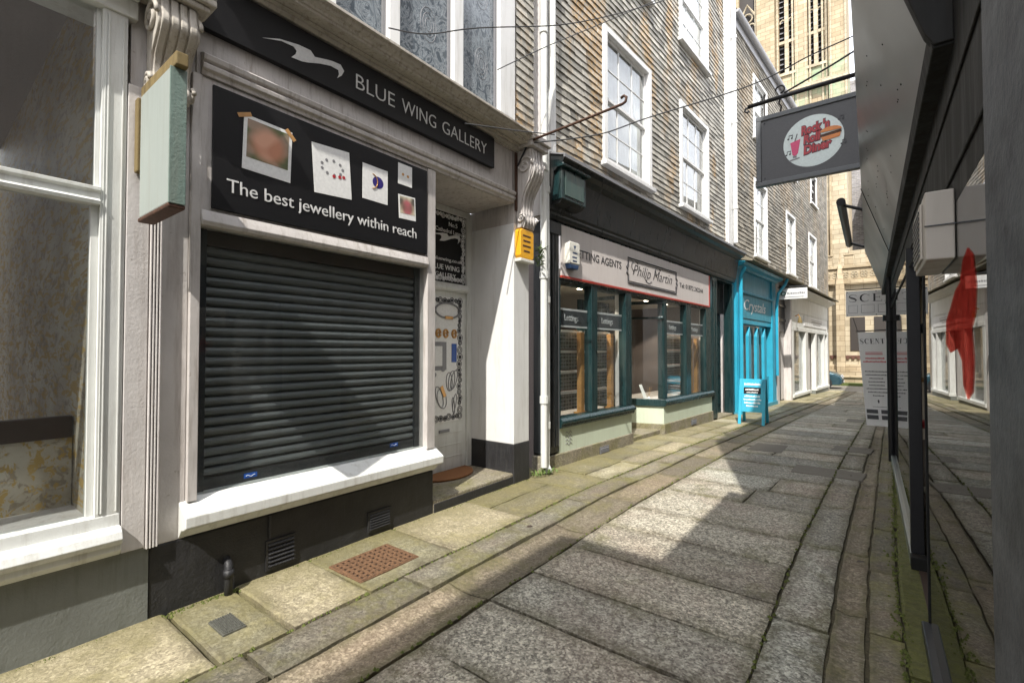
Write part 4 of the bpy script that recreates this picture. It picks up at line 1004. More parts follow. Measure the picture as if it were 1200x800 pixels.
# dark green box at the end of the fascia
A = thing('fascia_box', 'dark green projecting box at the near end of the black fascia', 'box', T2(.6, .1, 3.5))
b = MB(T2); b.box(.44, 1.0, .02, .235, 3.50, 3.90); b.prof([(.0, 3.90), (.28, 3.90), (.285, 3.93), (.22, 4.0), (0, 4.02)], .40, 1.06); b.build('case', M['darkgreen'], A, bevel=.008)
b = MB(T2); b.box(.50, .94, .236, .246, 3.55, 3.86); b.build('front_panel', painted('faded_green_panel', (.045, .085, .075), .3, dirtamt=.4), A, bevel=.004)
b = MB(T2); b.prof([(.03, 3.5), (.22, 3.5), (.19, 3.46), (.03, 3.44)], .46, .98); b.build('base', M['nearblack'], A)
# white alarm box with a navy foot
A = thing('alarm_box', 'white alarm box with a navy blue foot at the near end of the letting sign', 'alarm box', T2(.93, .05, 2.7))
b = MB(T2); b.ext([(.80, 2.74), (1.06, 2.74), (1.06, 3.02), (1.03, 3.04), (.83, 3.04), (.80, 3.02)], .013, .10); b.build('case', M['cardboard'], A, bevel=.012)
b = MB(T2); b.ext([(.81, 2.738), (1.05, 2.738), (1.02, 2.67), (.84, 2.67)], .015, .095); b.build('foot', M['navy'], A, bevel=.01)
b = MB(T2); b.ext([(.90, 2.99), (.96, 2.99), (.93, 2.93)], .1005, .102); b.box(.88, .99, .1005, .102, 2.88, 2.90); b.box(.87, .98, .1005, .102, 2.82, 2.84); b.box(.88, .98, .1005, .102, 2.77, 2.79); b.build('print', M['navy'], A)

# ------------------------------------------------------------ far slate building with the blue shop, dark door and white shop
B3 = thing('slate_hung_terrace', 'brown grey slate hung terrace above the turquoise shopfront and the farther white shopfront', 'building', (-2.3, 19.5, -.2))
LC = 13.6
w3 = [(1.78, 3.15, 4.45, 6.7), (5.62, 6.95, 4.42, 6.6), (9.38, 10.95, 4.35, 6.55), (1.80, 3.25, 7.9, 9.75), (5.7, 7.1, 8.0, 9.8), (9.9, 11.2, 7.9, 9.2)]
b = MB(T3); b.box(.0, LC, -6, -.19, 0, 10.55); b.build('wall', M['cream'], B3)
b = MB(T3); xs = [0, 1.80, 3.13, 5.64, 6.93, 9.42, 10.93, LC]
for k in range(0, len(xs) - 1):
    if k % 2 == 0: b.box(xs[k], xs[k + 1], -.189, -.021, 4.2, 10.55)
    else:
        b.box(xs[k], xs[k + 1], -.189, -.0215, 4.2, 4.40); b.box(xs[k], xs[k + 1], -.189, -.0215, 6.72, 7.88); b.box(xs[k], xs[k + 1], -.189, -.0215, 9.82, 10.55)
b.build('wall_backing', M['darkvoid'], B3)
b = MB(T3); slates(b, T3, 0.0, LC, 4.22, 10.5, [(a + .02, c_ - .02, e, f) for a, c_, e, f in w3], ch=.115, w=(.22, .38), d=-.02); b.build('slate_hanging', M['slateC'], B3, recalc=False)
for k, (a, c_, e, f) in enumerate(w3): sash(T3, a, c_, e, f, B3, cols=2, rows=2, d=-.02, seed=k, fw=.075)
# end wall of the terrace
b = MB(T3); b.box(LC, LC + .25, -6, -.0, -.3, 10.5); b.build('end_wall', M['slateC'], B3)
b = MB(T3); b.prof([(-.1, 10.53), (.06, 10.535), (.13, 10.56), (.0, 10.66), (-3.2, 13.0), (-3.2, 12.9), (-.1, 10.55)], -.1, LC + .3); b.build('roof', M['roofslate'], B3)
b = MB(T3)
n = 8; pr = [(.14 + .07 * math.cos(math.pi + math.pi * k / n), 10.52 + .07 * math.sin(math.pi + math.pi * k / n)) for k in range(n + 1)] + [(.20, 10.52), (.08, 10.52)]
b.prof(pr, -.1, LC + .3); b.prof([(0, 10.28), (.03, 10.28), (.03, 10.5), (.06, 10.5), (.06, 10.53), (0, 10.53)], -.1, LC + .2); b.build('gutter', M['gutter'], B3)
b = MB(T3); b.prof([(-.05, 4.22), (.02, 4.22), (.42, 4.02), (.44, 4.0), (.42, 3.97), (-.05, 4.08)], .0, LC + .1); b.build('lead_ledge', M['stone_plinth'], B3)
# turquoise shop
b = MB(T3)
b.box(.02, .36, -.2, .03, .1, 3.95); b.box(3.50, 3.95, -.2, .03, .1, 3.95)
b.box(.08, .14, .03, .045, .2, 3.2); b.box(.25, .30, .03, .045, .2, 3.2)
b.prof([(-.15, 3.84), (.06, 3.84), (.10, 3.88), (.22, 3.92), (.26, 3.98), (-.15, 4.07)], 0, 4.0)
b.box(.36, 3.50, -.2, -.02, 3.30, 3.84); b.prof([(-.1, 3.22), (.05, 3.22), (.07, 3.26), (.03, 3.30), (-.1, 3.30)], .36, 3.5)
b.box(.36, 3.50, -.2, .0, 2.42, 2.56)
b.build('turquoise_shopfront', M['blue'], B3, bevel=.006)
for k in range(4):
    a = .42 + k * .78
    b = MB(T3); w = .50
    b.ext([(a, .16), (a + .22, .16), (a + .22, 2.10), (a + .11, 2.36), (a, 2.10)], -.10, -.02); b.box(a + .22, a + .72, -.10, -.05, .16, .55) if k < 3 else b.box(a + .22, a + .6, -.1, -.05, .16, .9)
    b.build('pointed_panel', M['blue'], B3, bevel=.006)
b = MB(T3); b.box(.36, 3.5, -.14, -.132, .1, 2.42); b.build('door_glass', M['glass'], B3)
b = MB(T3); b.box(.36, 3.5, -1.2, -1.1, .1, 2.42); b.build('shop_interior', M['int_wall'], B3)
b = MB(T3); b.box(.0, 4.0, -.2, .05, -.25, .1); b.build('blue_plinth', M['blue_board'], B3)
G = thing('fascia_sign', 'faded blue fascia board lettered Crystals over the turquoise doors', 'sign', T3(2, 0, 2.7))
b = MB(T3); b.box(.40, 3.46, -.02, .015, 2.57, 3.21); b.build('board', M['blue_board'], G)
text('Crystals', T3, .70, 2.80, .0155, .42, M['letter_white'], G, width=2.1, shear=.25)
b = MB(T3); b.tube([(.13, .10, -.1), (.13, .10, 3.6), (.13, .2, 3.85)], .05, 10); b.build('blue_downpipe', M['blue'], B3)
b = MB(T3); b.tube([(3.75, .10, .9), (3.75, .10, 3.1), (3.80, .14, 3.5), (4.05, .28, 3.8), (4.1, .34, 3.98)], .045, 10); b.build('upper_downpipe', M['blue'], B3)
# dark doorway
b = MB(T3); b.box(4.0, 4.34, -.2, .03, -.1, 3.95); b.box(5.95, 6.18, -.2, .03, -.1, 3.95); b.build('door_pilasters', M['cream'], B3, bevel=.006)
b = MB(T3); b.box(4.34, 5.95, -.3, -.15, 2.35, 3.95); b.box(4.34, 5.95, -.32, -.2, -.1, 2.35); b.box(4.40, 5.9, -.15, -.1, 2.7, 2.78); b.box(4.40, 5.9, -.15, -.1, 3.2, 3.28)
b.box(5.0, 5.06, -.2, -.1, 0, 2.3); b.build('dark_door', M['nearblack'], B3, bevel=.005)
# white shop
b = MB(T3)
for (a, c_) in ((6.22, 6.45), (8.45, 8.85), (10.40, 10.72), (12.40, 12.55), (13.15, 13.4)): b.box(a, c_, -.14, .03, .08, 2.42)
b.box(6.18, 13.4, -.14, .035, 2.42, 2.55); b.box(6.18, 9.25, -.14, .07, .02, .12); b.box(10.35, 13.4, -.14, .07, .02, .12)
b.prof([(-.1, 3.70), (.05, 3.70), (.10, 3.75), (.30, 3.85), (.33, 3.92), (-.1, 4.05)], 6.1, 13.5); b.box(6.18, 13.4, -.14, .02, 3.1, 3.7)
b.box(6.18, 13.4, -.14, .01, 2.55, 3.1)
b.build('white_shopfront', M['white'], B3, bevel=.006)
b = MB(T3); b.box(6.45, 8.45, -.1, -.09, .1, 2.42); b.build('pane', M['glass'], B3)
b = MB(T3); b.box(10.72, 13.15, -.1, -.09, .1, 2.42); b.build('pane', M['glass'], B3)
b = MB(T3); b.box(6.18, 9.25, -.2, .02, -.35, .02); b.box(10.35, 13.4, -.2, .02, -.4, .02); b.build('plinth', M['grey_render'], B3)
b = MB(T3); b.box(6.18, 13.4, -2.4, -2.3, -.2, 2.42); b.box(8.9, 10.35, -1.0, -.95, -.2, 2.42); b.build('shop_interior', M['int_wall'], B3)
b = MB(T3)
for k in range(14): b.box(6.7 + k * .45, 6.9 + k * .45, -.9 + .1 * (k % 3), -.8 + .1 * (k % 3), .2, .5 + .35 * ((k * 7) % 4) / 3)
b.build('window_display', M['cards'], B3)
G = thing('fascia_sign', 'white panel sign over the windows of the farthest white shop', 'sign', T3(9, .03, 2.7))
b = MB(T3); b.box(8.2, 13.0, .011, .03, 2.66, 3.04); b.build('board', M['cleanwhite'], G)
b = MB(T3); b.box(9.6, 11.8, .0305, .034, 2.84, 2.89); b.box(9.9, 11.5, .0305, .034, 2.76, 2.79); b.box(9.5, 11.9, .0305, .034, 2.94, 2.96); b.build('print', M['silver_ink'], G)
L3 = thing('swan_neck_lamp', 'small brass wall lamp on the near end of the white shop fascia', 'lamp', T3(6.6, .1, 2.8))
b = MB(T3); b.tube([(6.75, .02, 2.95), (6.75, .12, 3.0), (6.75, .16, 2.9)], .02, 8); b.build('arm', M['gold_jewel'], L3)
b = MB(T3); b.tube([(6.75, .16, 2.92), (6.75, .16, 2.78), (6.75, .16, 2.7)], [.03, .07, .08], 12); b.build('shade', M['wood_old'], L3)
# white hanging sign on the terrace
G = thing('hanging_sign', 'white hanging sign with a round green emblem between the turquoise and white shops', 'sign', T3(4.3, .6, 3.3))
HT = Ty(17.35)
b = MB(HT); b.box(-2.34, -1.55, -.03, .03, 3.22, 3.56); b.build('board', M['cleanwhite'], G, bevel=.006)
b = MB(HT); b.disc((-2.21, 3.40), .075, .031, .036, 20); b.build('emblem', plain('dark_green_emblem', (.02, .09, .05), .4), G)
b = MB(HT); rnd = random.Random(2); x = -2.10
while x < -1.62: l = rnd.uniform(.02, .045); b.box(x, x + l, .031, .034, 3.375, 3.375 + rnd.uniform(.04, .065)); x += l + .014
b.build('lettering', M['silver_ink'], G)
b = MB(HT); b.disc((-2.21, 3.40), .042, .0365, .039, 20); b.build('emblem_centre', M['disc'], G)
b = MB(HT); b.box(-2.25, -1.65, .031, .034, 3.275, 3.295); b.build('small_print', M['silver_ink'], G)
b = MB(); b.tube([(-2.45, 17.35, 3.62), (-1.55, 17.35, 3.62)], .015, 6); b.build('arm', M['iron'], G)

# ------------------------------------------------------------ turquoise A-board
bx, by = -2.08, 11.55
A = thing('sandwich_board', 'turquoise wooden A board with white lettering standing on the pavement outside the dark green door', 'sandwich board', (bx, by, gz(by)))
g0 = gz(by)
for sgn in (-1, 1):
    b = MB(); lean = lambda z: by + sgn * (.26 - .22 * z / .98)
    for x in (-.265, .205):
        b.loft([[(bx + x, lean(z) - .02, g0 + .015 + z), (bx + x + .06, lean(z) - .02, g0 + .015 + z), (bx + x + .06, lean(z) + .02, g0 + .015 + z), (bx + x, lean(z) + .02, g0 + .015 + z)] for z in (0, .98)])
    b.build('legs', M['blue'], A, bevel=.004)
    b = MB(); b.loft([[(bx - .205, lean(z) - .012, g0 + .015 + z), (bx + .205, lean(z) - .012, g0 + .015 + z), (bx + .205, lean(z) + .012, g0 + .015 + z), (bx - .205, lean(z) + .012, g0 + .015 + z)] for z in (.27, .98)]); pb = b.build('panel', M['blue'], A, bevel=.003)
    if sgn < 0:
        def TA(x, d, z): return (bx + x, by - (.26 - .22 * z / .98) - .012 - d, g0 + .015 + z)
        b = MB(TA); b.box(-.17, .17, .001, .004, .66, .80); b.build('black_strip', M['black_sign'], A)
        b = MB(TA); rnd = random.Random(6)
        for zc, w_, h_, d_ in ((.845, .32, .055, .002), (.735, .27, .04, .0045), (.68, .22, .03, .0045), (.59, .30, .042, .002), (.52, .33, .04, .002), (.45, .30, .04, .002), (.385, .22, .035, .002)):
            x = -w_ / 2
            while x < w_ / 2: l = rnd.uniform(.008, .020); b.box(x, x + l, d_, d_ + .002, zc, zc + h_ * rnd.uniform(.55, 1)); x += l + .008
        b.build('lettering', M['letter_white'], A)
# ------------------------------------------------------------ cathedral
K = thing('cathedral', 'golden stone cathedral with a tall buttressed tower closing the end of the lane', 'cathedral', (-4, 42, -.4))
YT = 40.0
b = MB(TW)
def pier(x0, x1, z0, z1, y): b.box(x0, x1, y, y + 4, z0, z1)
z0 = -1
b.box(-16, -7.95, YT + .0, YT + 5, z0, 33)                 # left mass
b.box(-6.62, -5.42, YT - .5, YT + 5, z0, 33)               # buttress
b.box(-7.95, -6.62, YT + .0, YT + 5, z0, 24.3)
b.box(-5.42, -5.2, YT, YT + 5, z0, 33); b.box(-5.2, -4.17, YT, YT + 5, z0, 22.3); b.box(-4.17, -3.36, YT - .12, YT + 5, z0, 33)
b.box(-3.36, -2.33, YT, YT + 5, z0, 22.3); b.box(-2.33, -2.08, YT, YT + 5, z0, 33); b.box(-2.08, -1.02, YT - .5, YT + 6, z0, 33)
b.build('tower_wall', M['gold'], K)
b = MB()
for x in (-5.62, -5.30, -4.30, -4.02, -3.5, -3.22, -2.45, -2.2, -6.75, -1.95, -1.1):
    b.tube([(x, YT - .08 - (.45 if x in (-1.95, -1.1) else 0), 16), (x, YT - .08 - (.45 if x in (-1.95, -1.1) else 0), 33)], .07, 8)
for (a, c_) in ((-5.2, -4.17), (-3.36, -2.33)):
    m = (a + c_) / 2; b.box(m - .13, m + .13, YT - .05, YT + .3, 22.3, 33); b.box(a, c_, YT - .02, YT + .25, 24.58, 24.80)
    b.box(a - .1, c_ + .1, YT - .15, YT + .3, 22.1, 22.3)
    for q in (-1, 1):
        cx = m + q * .26; b.tube([(cx + .17 * math.cos(t), YT + .1, 26.2 + .25 * math.sin(t)) for t in [k * math.pi / 8 for k in range(9)]], .05, 6)
b.box(-8, -1.0, YT - .6, YT, 20.6, 20.85); b.box(-8, -1.0, YT - .58, YT, 16.3, 16.5)
# tracery of the left belfry window
for cx in (-7.62, -7.05): b.tube([(cx + .28 * math.cos(t), YT + .1, 26.6 + .5 * math.sin(t)) for t in [k * math.pi / 8 for k in range(9)]] , .06, 6)
b.tube([(-7.33 + .34 * math.cos(t), YT + .1, 27.6 + .34 * math.sin(t)) for t in [k * .4 for k in range(17)]], .06, 6)
b.tube([(-7.33, YT + .1, 24.3), (-7.33, YT + .1, 27.2)], .07, 6); b.tube([(-7.95, YT, 24), (-7.95, YT, 27.4), (-7.33, YT, 28.6), (-6.65, YT, 27.4), (-6.65, YT, 24)], .1, 6)
b.build('tower_dressings', M['gold_pale'], K)
b = MB(); b.box(-5.2, -4.17, YT + .6, YT + .7, 22, 33); b.box(-3.36, -2.33, YT + .6, YT + .7, 22, 33); b.box(-7.95, -6.62, YT + .4, YT + .5, 24, 33); b.build('belfry_louvres', M['darkvoid'], K)
b = MB()
for (a, c_) in ((-5.2, -4.17), (-3.36, -2.33)):
    for q in range(26): zz = 22.4 + q * .40; b.loft([[(a, YT + .35, zz), (c_, YT + .35, zz), (c_, YT + .58, zz + .2), (a, YT + .58, zz + .2)], [(a, YT + .35, zz + .03), (c_, YT + .35, zz + .03), (c_, YT + .58, zz + .23), (a, YT + .58, zz + .23)]])
b.build('louvre_blades', M['lead'], K)
# twin-arched window in the stage below
b = MB()
for cx in (-3.0, -2.42):
    pts = [(cx - .22, YT - .02, 16.9), (cx - .22, YT - .02, 17.8), (cx - .12, YT - .02, 18.2), (cx, YT - .02, 18.4), (cx + .12, YT - .02, 18.2), (cx + .22, YT - .02, 17.8), (cx + .22, YT - .02, 16.9)]
    b.tube(pts, .06, 6)
b.tube([(-3.45, YT - .05, 16.9), (-3.42, YT - .05, 18.0), (-3.1, YT - .05, 18.8), (-2.71, YT - .05, 19.1), (-2.35, YT - .05, 18.8), (-2.02, YT - .05, 18.0), (-2.0, YT - .05, 16.9)], .09, 6)
b.tube([(-2.71 + .13 * math.cos(t), YT - .02, 18.55 + .13 * math.sin(t)) for t in [k * .4 for k in range(17)]], .04, 5)
b.build('arched_window', M['gold_pale'], K)
b = MB()
for cx in (-3.0, -2.42): b.ext([(cx - .2, 16.6), (cx + .2, 16.6), (cx + .2, 17.8), (cx + .1, 18.2), (cx, 18.35), (cx - .1, 18.2), (cx - .2, 17.8)], YT - .015, YT + .1) if 0 else b.loft([[(x, y, z) for x, z in [(cx - .2, 16.6), (cx + .2, 16.6), (cx + .2, 17.8), (cx + .1, 18.2), (cx, 18.35), (cx - .1, 18.2), (cx - .2, 17.8)]] for y in (YT - .015, YT + .1)])
b.build('window_void', M['darkvoid'], K)
# lower body nearer the street
YL = 35.0
b = MB(); b.box(-14, 7, YL, YT - .6, -1, 5.6); b.box(-14, -2.25, YL + .4, YT - .6, 5.6, 10); b.box(-2.25, -1.05, YL + 1.2, YT - .6, 5.6, 15.8)
b.box(-1.04, 7, YL + 2, YT - .6, 5.6, 8.0); b.build('nave_wall', M['gold_pale'], K)
b = MB()
for x in (-5.4, -1.62, 2.2, 5.6): b.box(x, x + .42, YL - .7, YL, -1, 5.55); b.loft([[(x, YL - .7, 5.55), (x + .42, YL - .7, 5.55), (x + .42, YL, 5.55), (x, YL, 5.55)], [(x + .15, YL - .4, 7.0), (x + .27, YL - .4, 7.0), (x + .27, YL - .28, 7.0), (x + .15, YL - .28, 7.0)], [(x + .19, YL - .36, 7.7), (x + .23, YL - .36, 7.7), (x + .23, YL - .32, 7.7), (x + .19, YL - .32, 7.7)]])
b.box(-2.24, -2.0, YL - .2, YL + .3, -1, 11); b.box(-1.95, -1.85, YL + .9, YL + 1.2, 5.6, 15)
b.build('buttresses', M['gold'], K, bevel=.03)
b = MB(); b.box(-14, 7, YL - .30, YL, 5.62, 5.82); b.box(-14, 7, YL - .16, YL - .001, 5.82, 6.55); b.box(-14, 7, YL - .28, YL, 6.56, 6.72)
x = -13.8
while x < 7: b.box(x, x + .45, YL - .2, YL, 6.72, 7.35); b.box(x - .04, x + .49, YL - .26, YL, 7.35, 7.45); x += 1.05
b.box(-14, 7, YL - .12, YL, 1.0, 1.12) if 0 else None
b.build('parapet', M['gold'], K, bevel=.02)
b = MB(); x = -13.8
while x < 6.8:
    cx = x + .22
    for q in range(4):
        t = q * math.pi / 2 + .785; b.tube([(cx + .10 * math.cos(t) + .085 * math.cos(k), YL - .18, 6.18 + .12 * math.sin(t) + .085 * math.sin(k)) for k in range(0, 7)], .022, 5)
    x += .46
b.build('quatrefoil_frieze', M['gold_pale'], K)
b = MB(); b.box(-14, 7, YL - .22, YL, .42, .75); b.prof([(0, 0), (0, 0), (0, 0)], 0, 0) if 0 else None
b.box(-14, 7, YL - .5, YL - .001, -1, .42); b.build('plinth_course', M['gold'], K, bevel=.03)
b = MB(); b.box(-14, 7, YL - .08, YL, 1.18, 1.30)
x = -13.9
while x < 7: b.box(x, x + .14, YL - .1, YL, 1.08, 1.18); x += .26
b.build('dark_string_course', plain('red_brown_stone', (.10, .045, .03), .8), K)
for x in (-.95, .2, -3.3):
    b = MB(); b.box(x, x + .72, YL - .06, YL + .1, 1.6, 3.6); b.build('aisle_window', M['darkvoid'], K)
b = MB(); b.box(-1.15, .4, YL + 1.0, YL + 1.1, 6.7, 8.0); b.build('hoarding', M['blue_board'], K) if 0 else None
# low boundary wall with pierced blocks
b = MB(); b.box(-12, 6, 33.6, 33.9, -.6, .02); b.prof([(0, 0)] * 3, 0, 0) if 0 else None; b.box(-12, 6, 33.5, 34.0, .02, .14)
tag(b.build('boundary_wall', M['gold'], None, bevel=.02), 'low golden stone wall along the verge in front of the cathedral', 'wall')
o = MB(); o.box(-1.75, 3, 52, 60, -1, 26); o.box(-.25, 2.2, 46, 51.9, -1, 16.5)
o = o.build('rubble_building', M['grey_stone'], None); tag(o, 'grey rubble stone building glimpsed right of the cathedral tower', 'building')
# ------------------------------------------------------------ parked car
CX, CY = -1.12, 29.6
cz = gz(CY)
C = thing('parked_car', 'blue grey car parked beyond the white shop, only its front showing', 'car', (CX - 2, CY, cz))
def TCc(x, y, z): return (CX + x, CY + y, cz + z)        # x 0 at the nose, negative to the rear
b = MB(TCc)
prof_ = [(-.02, .30), (0, .52), (-.06, .66), (-.30, .80), (-.95, .95), (-1.55, 1.38), (-2.0, 1.46), (-3.0, 1.44), (-3.6, 1.05), (-3.95, .95), (-4.0, .40), (-3.9, .22), (-.1, .22)]
rings = []
for (yy, k, dz) in ((-.82, .0, -.10), (-.80, .02, -.03), (-.62, .06, 0), (.62, .06, 0), (.80, .02, -.03), (.82, .0, -.10)):
    rings.append([((x - .0) * 1.0 - (.05 if abs(yy) > .7 else 0) * (1 if x > -1 else -1) - (.12 if abs(yy) > .81 and x > -.4 else 0), yy * (1 - .14 * max(0, (z - .95)) / .5), z + (dz if z > .5 else 0)) for x, z in prof_])
b.loft(rings); b.build('body', M['car'], C, bevel=.035, seg=3)
b = MB(TCc); b.loft([[(-1.00, y, 1.0), (-1.52, y, 1.37), (-2.9, y, 1.38), (-3.5, y, 1.05)] for y in (-.80, .80)]); b.build('side_windows', M['leadlight'], C)
b = MB(TCc); b.loft([[(-.97, -.66, .985), (-.97, .66, .985), (-1.53, .56, 1.39), (-1.53, -.56, 1.39)], [(-.94, -.66, .995), (-.94, .66, .995), (-1.50, .56, 1.40), (-1.50, -.56, 1.40)]]); b.build('windscreen', M['leadlight'], C)
for y in (-.66, .52):
    b = MB(TCc); b.loft([[(-.01, y, .56), (-.01, y + .2, .56), (-.10, y + .22, .70), (-.10, y - .04, .70)], [(.012, y, .56), (.012, y + .2, .56), (-.07, y + .22, .71), (-.07, y - .04, .71)]]); b.build('headlight', M['lamp'], C)
b = MB(TCc); b.box(-.03, .02, -.35, .35, .30, .46); b.build('grille', M['darkvoid'], C, bevel=.01)
b = MB(TCc); b.box(.0, .028, -.25, .25, .32, .42); b.build('number_plate', M['paper'], C)
for x in (-.75, -3.2):
    for y in (-.84, .64):
        b = MB(TCc); b.tube([(x, y, .31), (x, y + .2, .31)], .31, 20); w = b.build('wheel', M['tyre'], C)
        b = MB(TCc); b.tube([(x, y - .005 if y < 0 else y + .205, .31), (x, y + .01 if y < 0 else y + .19, .31)], .19, 14); b.build('rim', M['alu'], w)

# ------------------------------------------------------------ right-hand side
GX = .24
Rb = thing('glazed_shop_building', 'dark glazed shop building on the right with sloping metal fascia and stone pillar', 'building', (.6, 5, 0))
b = MB()
b.box(GX, 8, -14, -3.3, -.1, 8.6); b.box(GX + .0, 8, -3.3, 1.28, 3.5, 5.5); b.box(.5, 8, -3.5, 1.28, -.1, 3.5)
b.box(GX + .06, 8, 1.55, 11.2, 3.45, 9.0); b.build('upper_wall', M['cream'], Rb)
b = MB(); b.box(.181, .60, -.8, 1.29, -.02, 3.49); b.build('stone_pillar', M['pillar'], Rb, bevel=.012)
b = MB(); b.box(GX - .006, .5, -3.5, -.8, -.1, 3.49); b.build('rear_bay', M['fascia_dark'], Rb)
b = MB(); b.box(GX, GX + .16, 1.30, 3.44, 2.06, 3.45); b.box(GX, GX + .16, 3.44, 11.2, 2.30, 3.45); b.box(GX, .6, 11.0, 11.2, -.1, 3.45)
for zz in (2.16, 2.44): b.box(GX - .008, GX - .001, 1.30, 11.15, zz, zz + .02)
b.build('shutter_head', M['fascia_dark'], Rb, bevel=.004)
b = MB(); b.box(GX, GX + .008, 1.30, 3.44, .07, 2.06); b.build('large_pane', M['glass_mirror'], Rb)
b = MB(); b.box(GX - .035, GX + .06, 1.30, 3.46, .0, .068); b.build('threshold_rail', M['frame_dark'], Rb, bevel=.006)
b = MB(); b.box(GX - .006, GX + .02, 3.441, 3.462, .07, 2.06); b.build('pane_edge', M['hole'], Rb)
b = MB(); b.box(GX, GX + .008, 4.53, 8.46, .10, 2.3); b.build('side_pane', M['glass_mirror'], Rb)
b = MB(); b.box(GX - .03, GX + .05, 4.46, 8.54, .0, .10); b.build('aluminium_sill', M['alu'], Rb, bevel=.006)
b = MB(); b.box(GX - .025, GX + .05, 4.46, 4.53, .101, 2.3); b.build('door_post', M['iron'], Rb, bevel=.004)
b = MB(); b.box(GX - .03, GX + .35, 4.36, 4.455, -.01, .105); b.build('sill_end_block', M['fascia_dark'], Rb, bevel=.006)
b = MB(); b.tube([(GX - .02, 8.5, 0), (GX - .02, 8.5, 2.62)], .036, 12); b.tube([(GX - .02, 8.5, 1.98), (GX - .02, 8.5, 2.06)], .075, 12); b.build('round_post', M['iron'], Rb)
b = MB(); b.box(GX + .01, 4.2, 3.44, 4.46, -.05, .02); b.box(GX + .17, 4.2, 1.31, 11.15, -.05, .015); b.build('interior_floor', M['wood_dark'], Rb)
b = MB(); b.box(4.1, 4.2, 1.3, 11.15, 0, 3.4); b.box(GX + .4, 4.1, 1.30, 1.4, 0, 3.4); b.box(GX + .17, 4.1, 10.9, 11.0, 0, 3.4); b.build('interior_wall', M['int_beige'], Rb)
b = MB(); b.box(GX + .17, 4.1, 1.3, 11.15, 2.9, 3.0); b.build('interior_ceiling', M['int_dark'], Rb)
RB = thing('unseen_sky_blocker', 'unseen cream block added beyond the dark glazed shop to keep sky out of reflections', 'building', (3, 20, -.2))  # unseen block added so the shop panes reflect a wall, not bright sky
b = MB(); b.box(1.25, 9, 12.2, 26.5, -.5, 8.0); b.build('wall', M['cream'], RB)
for k in range(4):
    for zz in (.8, 4.4):
        b = MB(); b.box(1.22, 1.26, 15.2 + k * 2.8, 16.6 + k * 2.8, zz, zz + 1.9); w = b.build('window', M['cleanwhite'], RB, bevel=.01)
        b = MB(); b.box(1.21, 1.219, 15.3 + k * 2.8, 16.5 + k * 2.8, zz + .1, zz + 1.8); b.build('pane', M['leadlight'], w)
# sloping metal fascia: lower edge near the wall, top leaning out over the lane
F0, F1, FM = 2.21, 11.15, 6.85
b = MB()
sec = [(.195, 2.655), (-.062, 3.46), (.235, 3.46), (.235, 2.655)]
b.loft([[(x, y, z) for x, z in sec] for y in (F0, FM - .006)]); b.loft([[(x, y, z) for x, z in sec] for y in (FM + .006, F1)])
fa = b.build('sloping_fascia', M['fascia_metal'], Rb, bevel=.003)
b = MB(); b.loft([[(x, y, z) for x, z in [(.185, 2.60), (.175, 2.672), (.198, 2.672), (.30, 2.654), (.30, 2.60)]] for y in (F0 - .04, F1)])
b.loft([[(x, y, z) for x, z in [(.19, 2.61), (.165, 2.655), (-.085, 3.47), (.24, 3.50), (.24, 2.61)]] for y in (F0 - .05, F0 - .002)])
b.loft([[(x, y, z) for x, z in [(.19, 2.655), (-.07, 3.463), (-.05, 3.468), (.20, 2.66)]] for y in (FM - .005, FM + .005)])
b.build('fascia_trim', M['fascia_dark'], fa, bevel=.004)
b = MB()
rnd = random.Random(3)
for k in range(34):
    y = rnd.uniform(2.8, 6.5); t = rnd.choice([.25, .5, .75]) + rnd.uniform(-.02, .02)
    c0 = Vector((.195 + (-.257) * t, y, 2.655 + .805 * t)); nn = Vector((-.805, 0, -.257)).normalized()
    b.tube([tuple(c0 - nn * .002), tuple(c0 + nn * .003)], .004, 6)
b.build('rivets', M['fascia_dark'], fa)
# trough light on two arms
t = thing('trough_light', 'black tubular trough light on two arms standing off the metal fascia', 'light fitting', (-.25, 9.5, 3.5))
b = MB(); b.tube([(-.30, 7.9, 3.62), (-.30, 11.2, 3.62)], .055, 12); b.build('tube', M['iron'], t)
for y in (8.0, 10.9):
    b = MB(); b.tube([(-.30, y, 3.60), (.10, y, 3.42)], .022, 8); b.build('arm', M['iron'], t)
# white unit fixed to the glass
t = thing('heater_unit', 'ivory plastic unit with louvred end fixed high on the dark shop glazing', 'air unit', (.2, 2.5, 1.9))
b = MB(); b.box(.160, .2385, 2.21, 2.66, 1.872, 2.115); b.build('case', M['ac_white'], t, bevel=.005)
b = MB(); b.box(.158, .240, 2.205, 2.2095, 1.99, 1.994); b.build('seam', M['frame_dark'], t)
b = MB(); b.box(.152, .1595, 2.30, 2.62, 1.89, 2.095); b.build('louvre_panel', M['ac_white'], t, bevel=.003)
b = MB()
for k in range(9): b.box(.148, .1515, 2.32, 2.60, 1.905 + k * .02, 1.913 + k * .02)
b.build('louvres', M['frame_dark'], t)
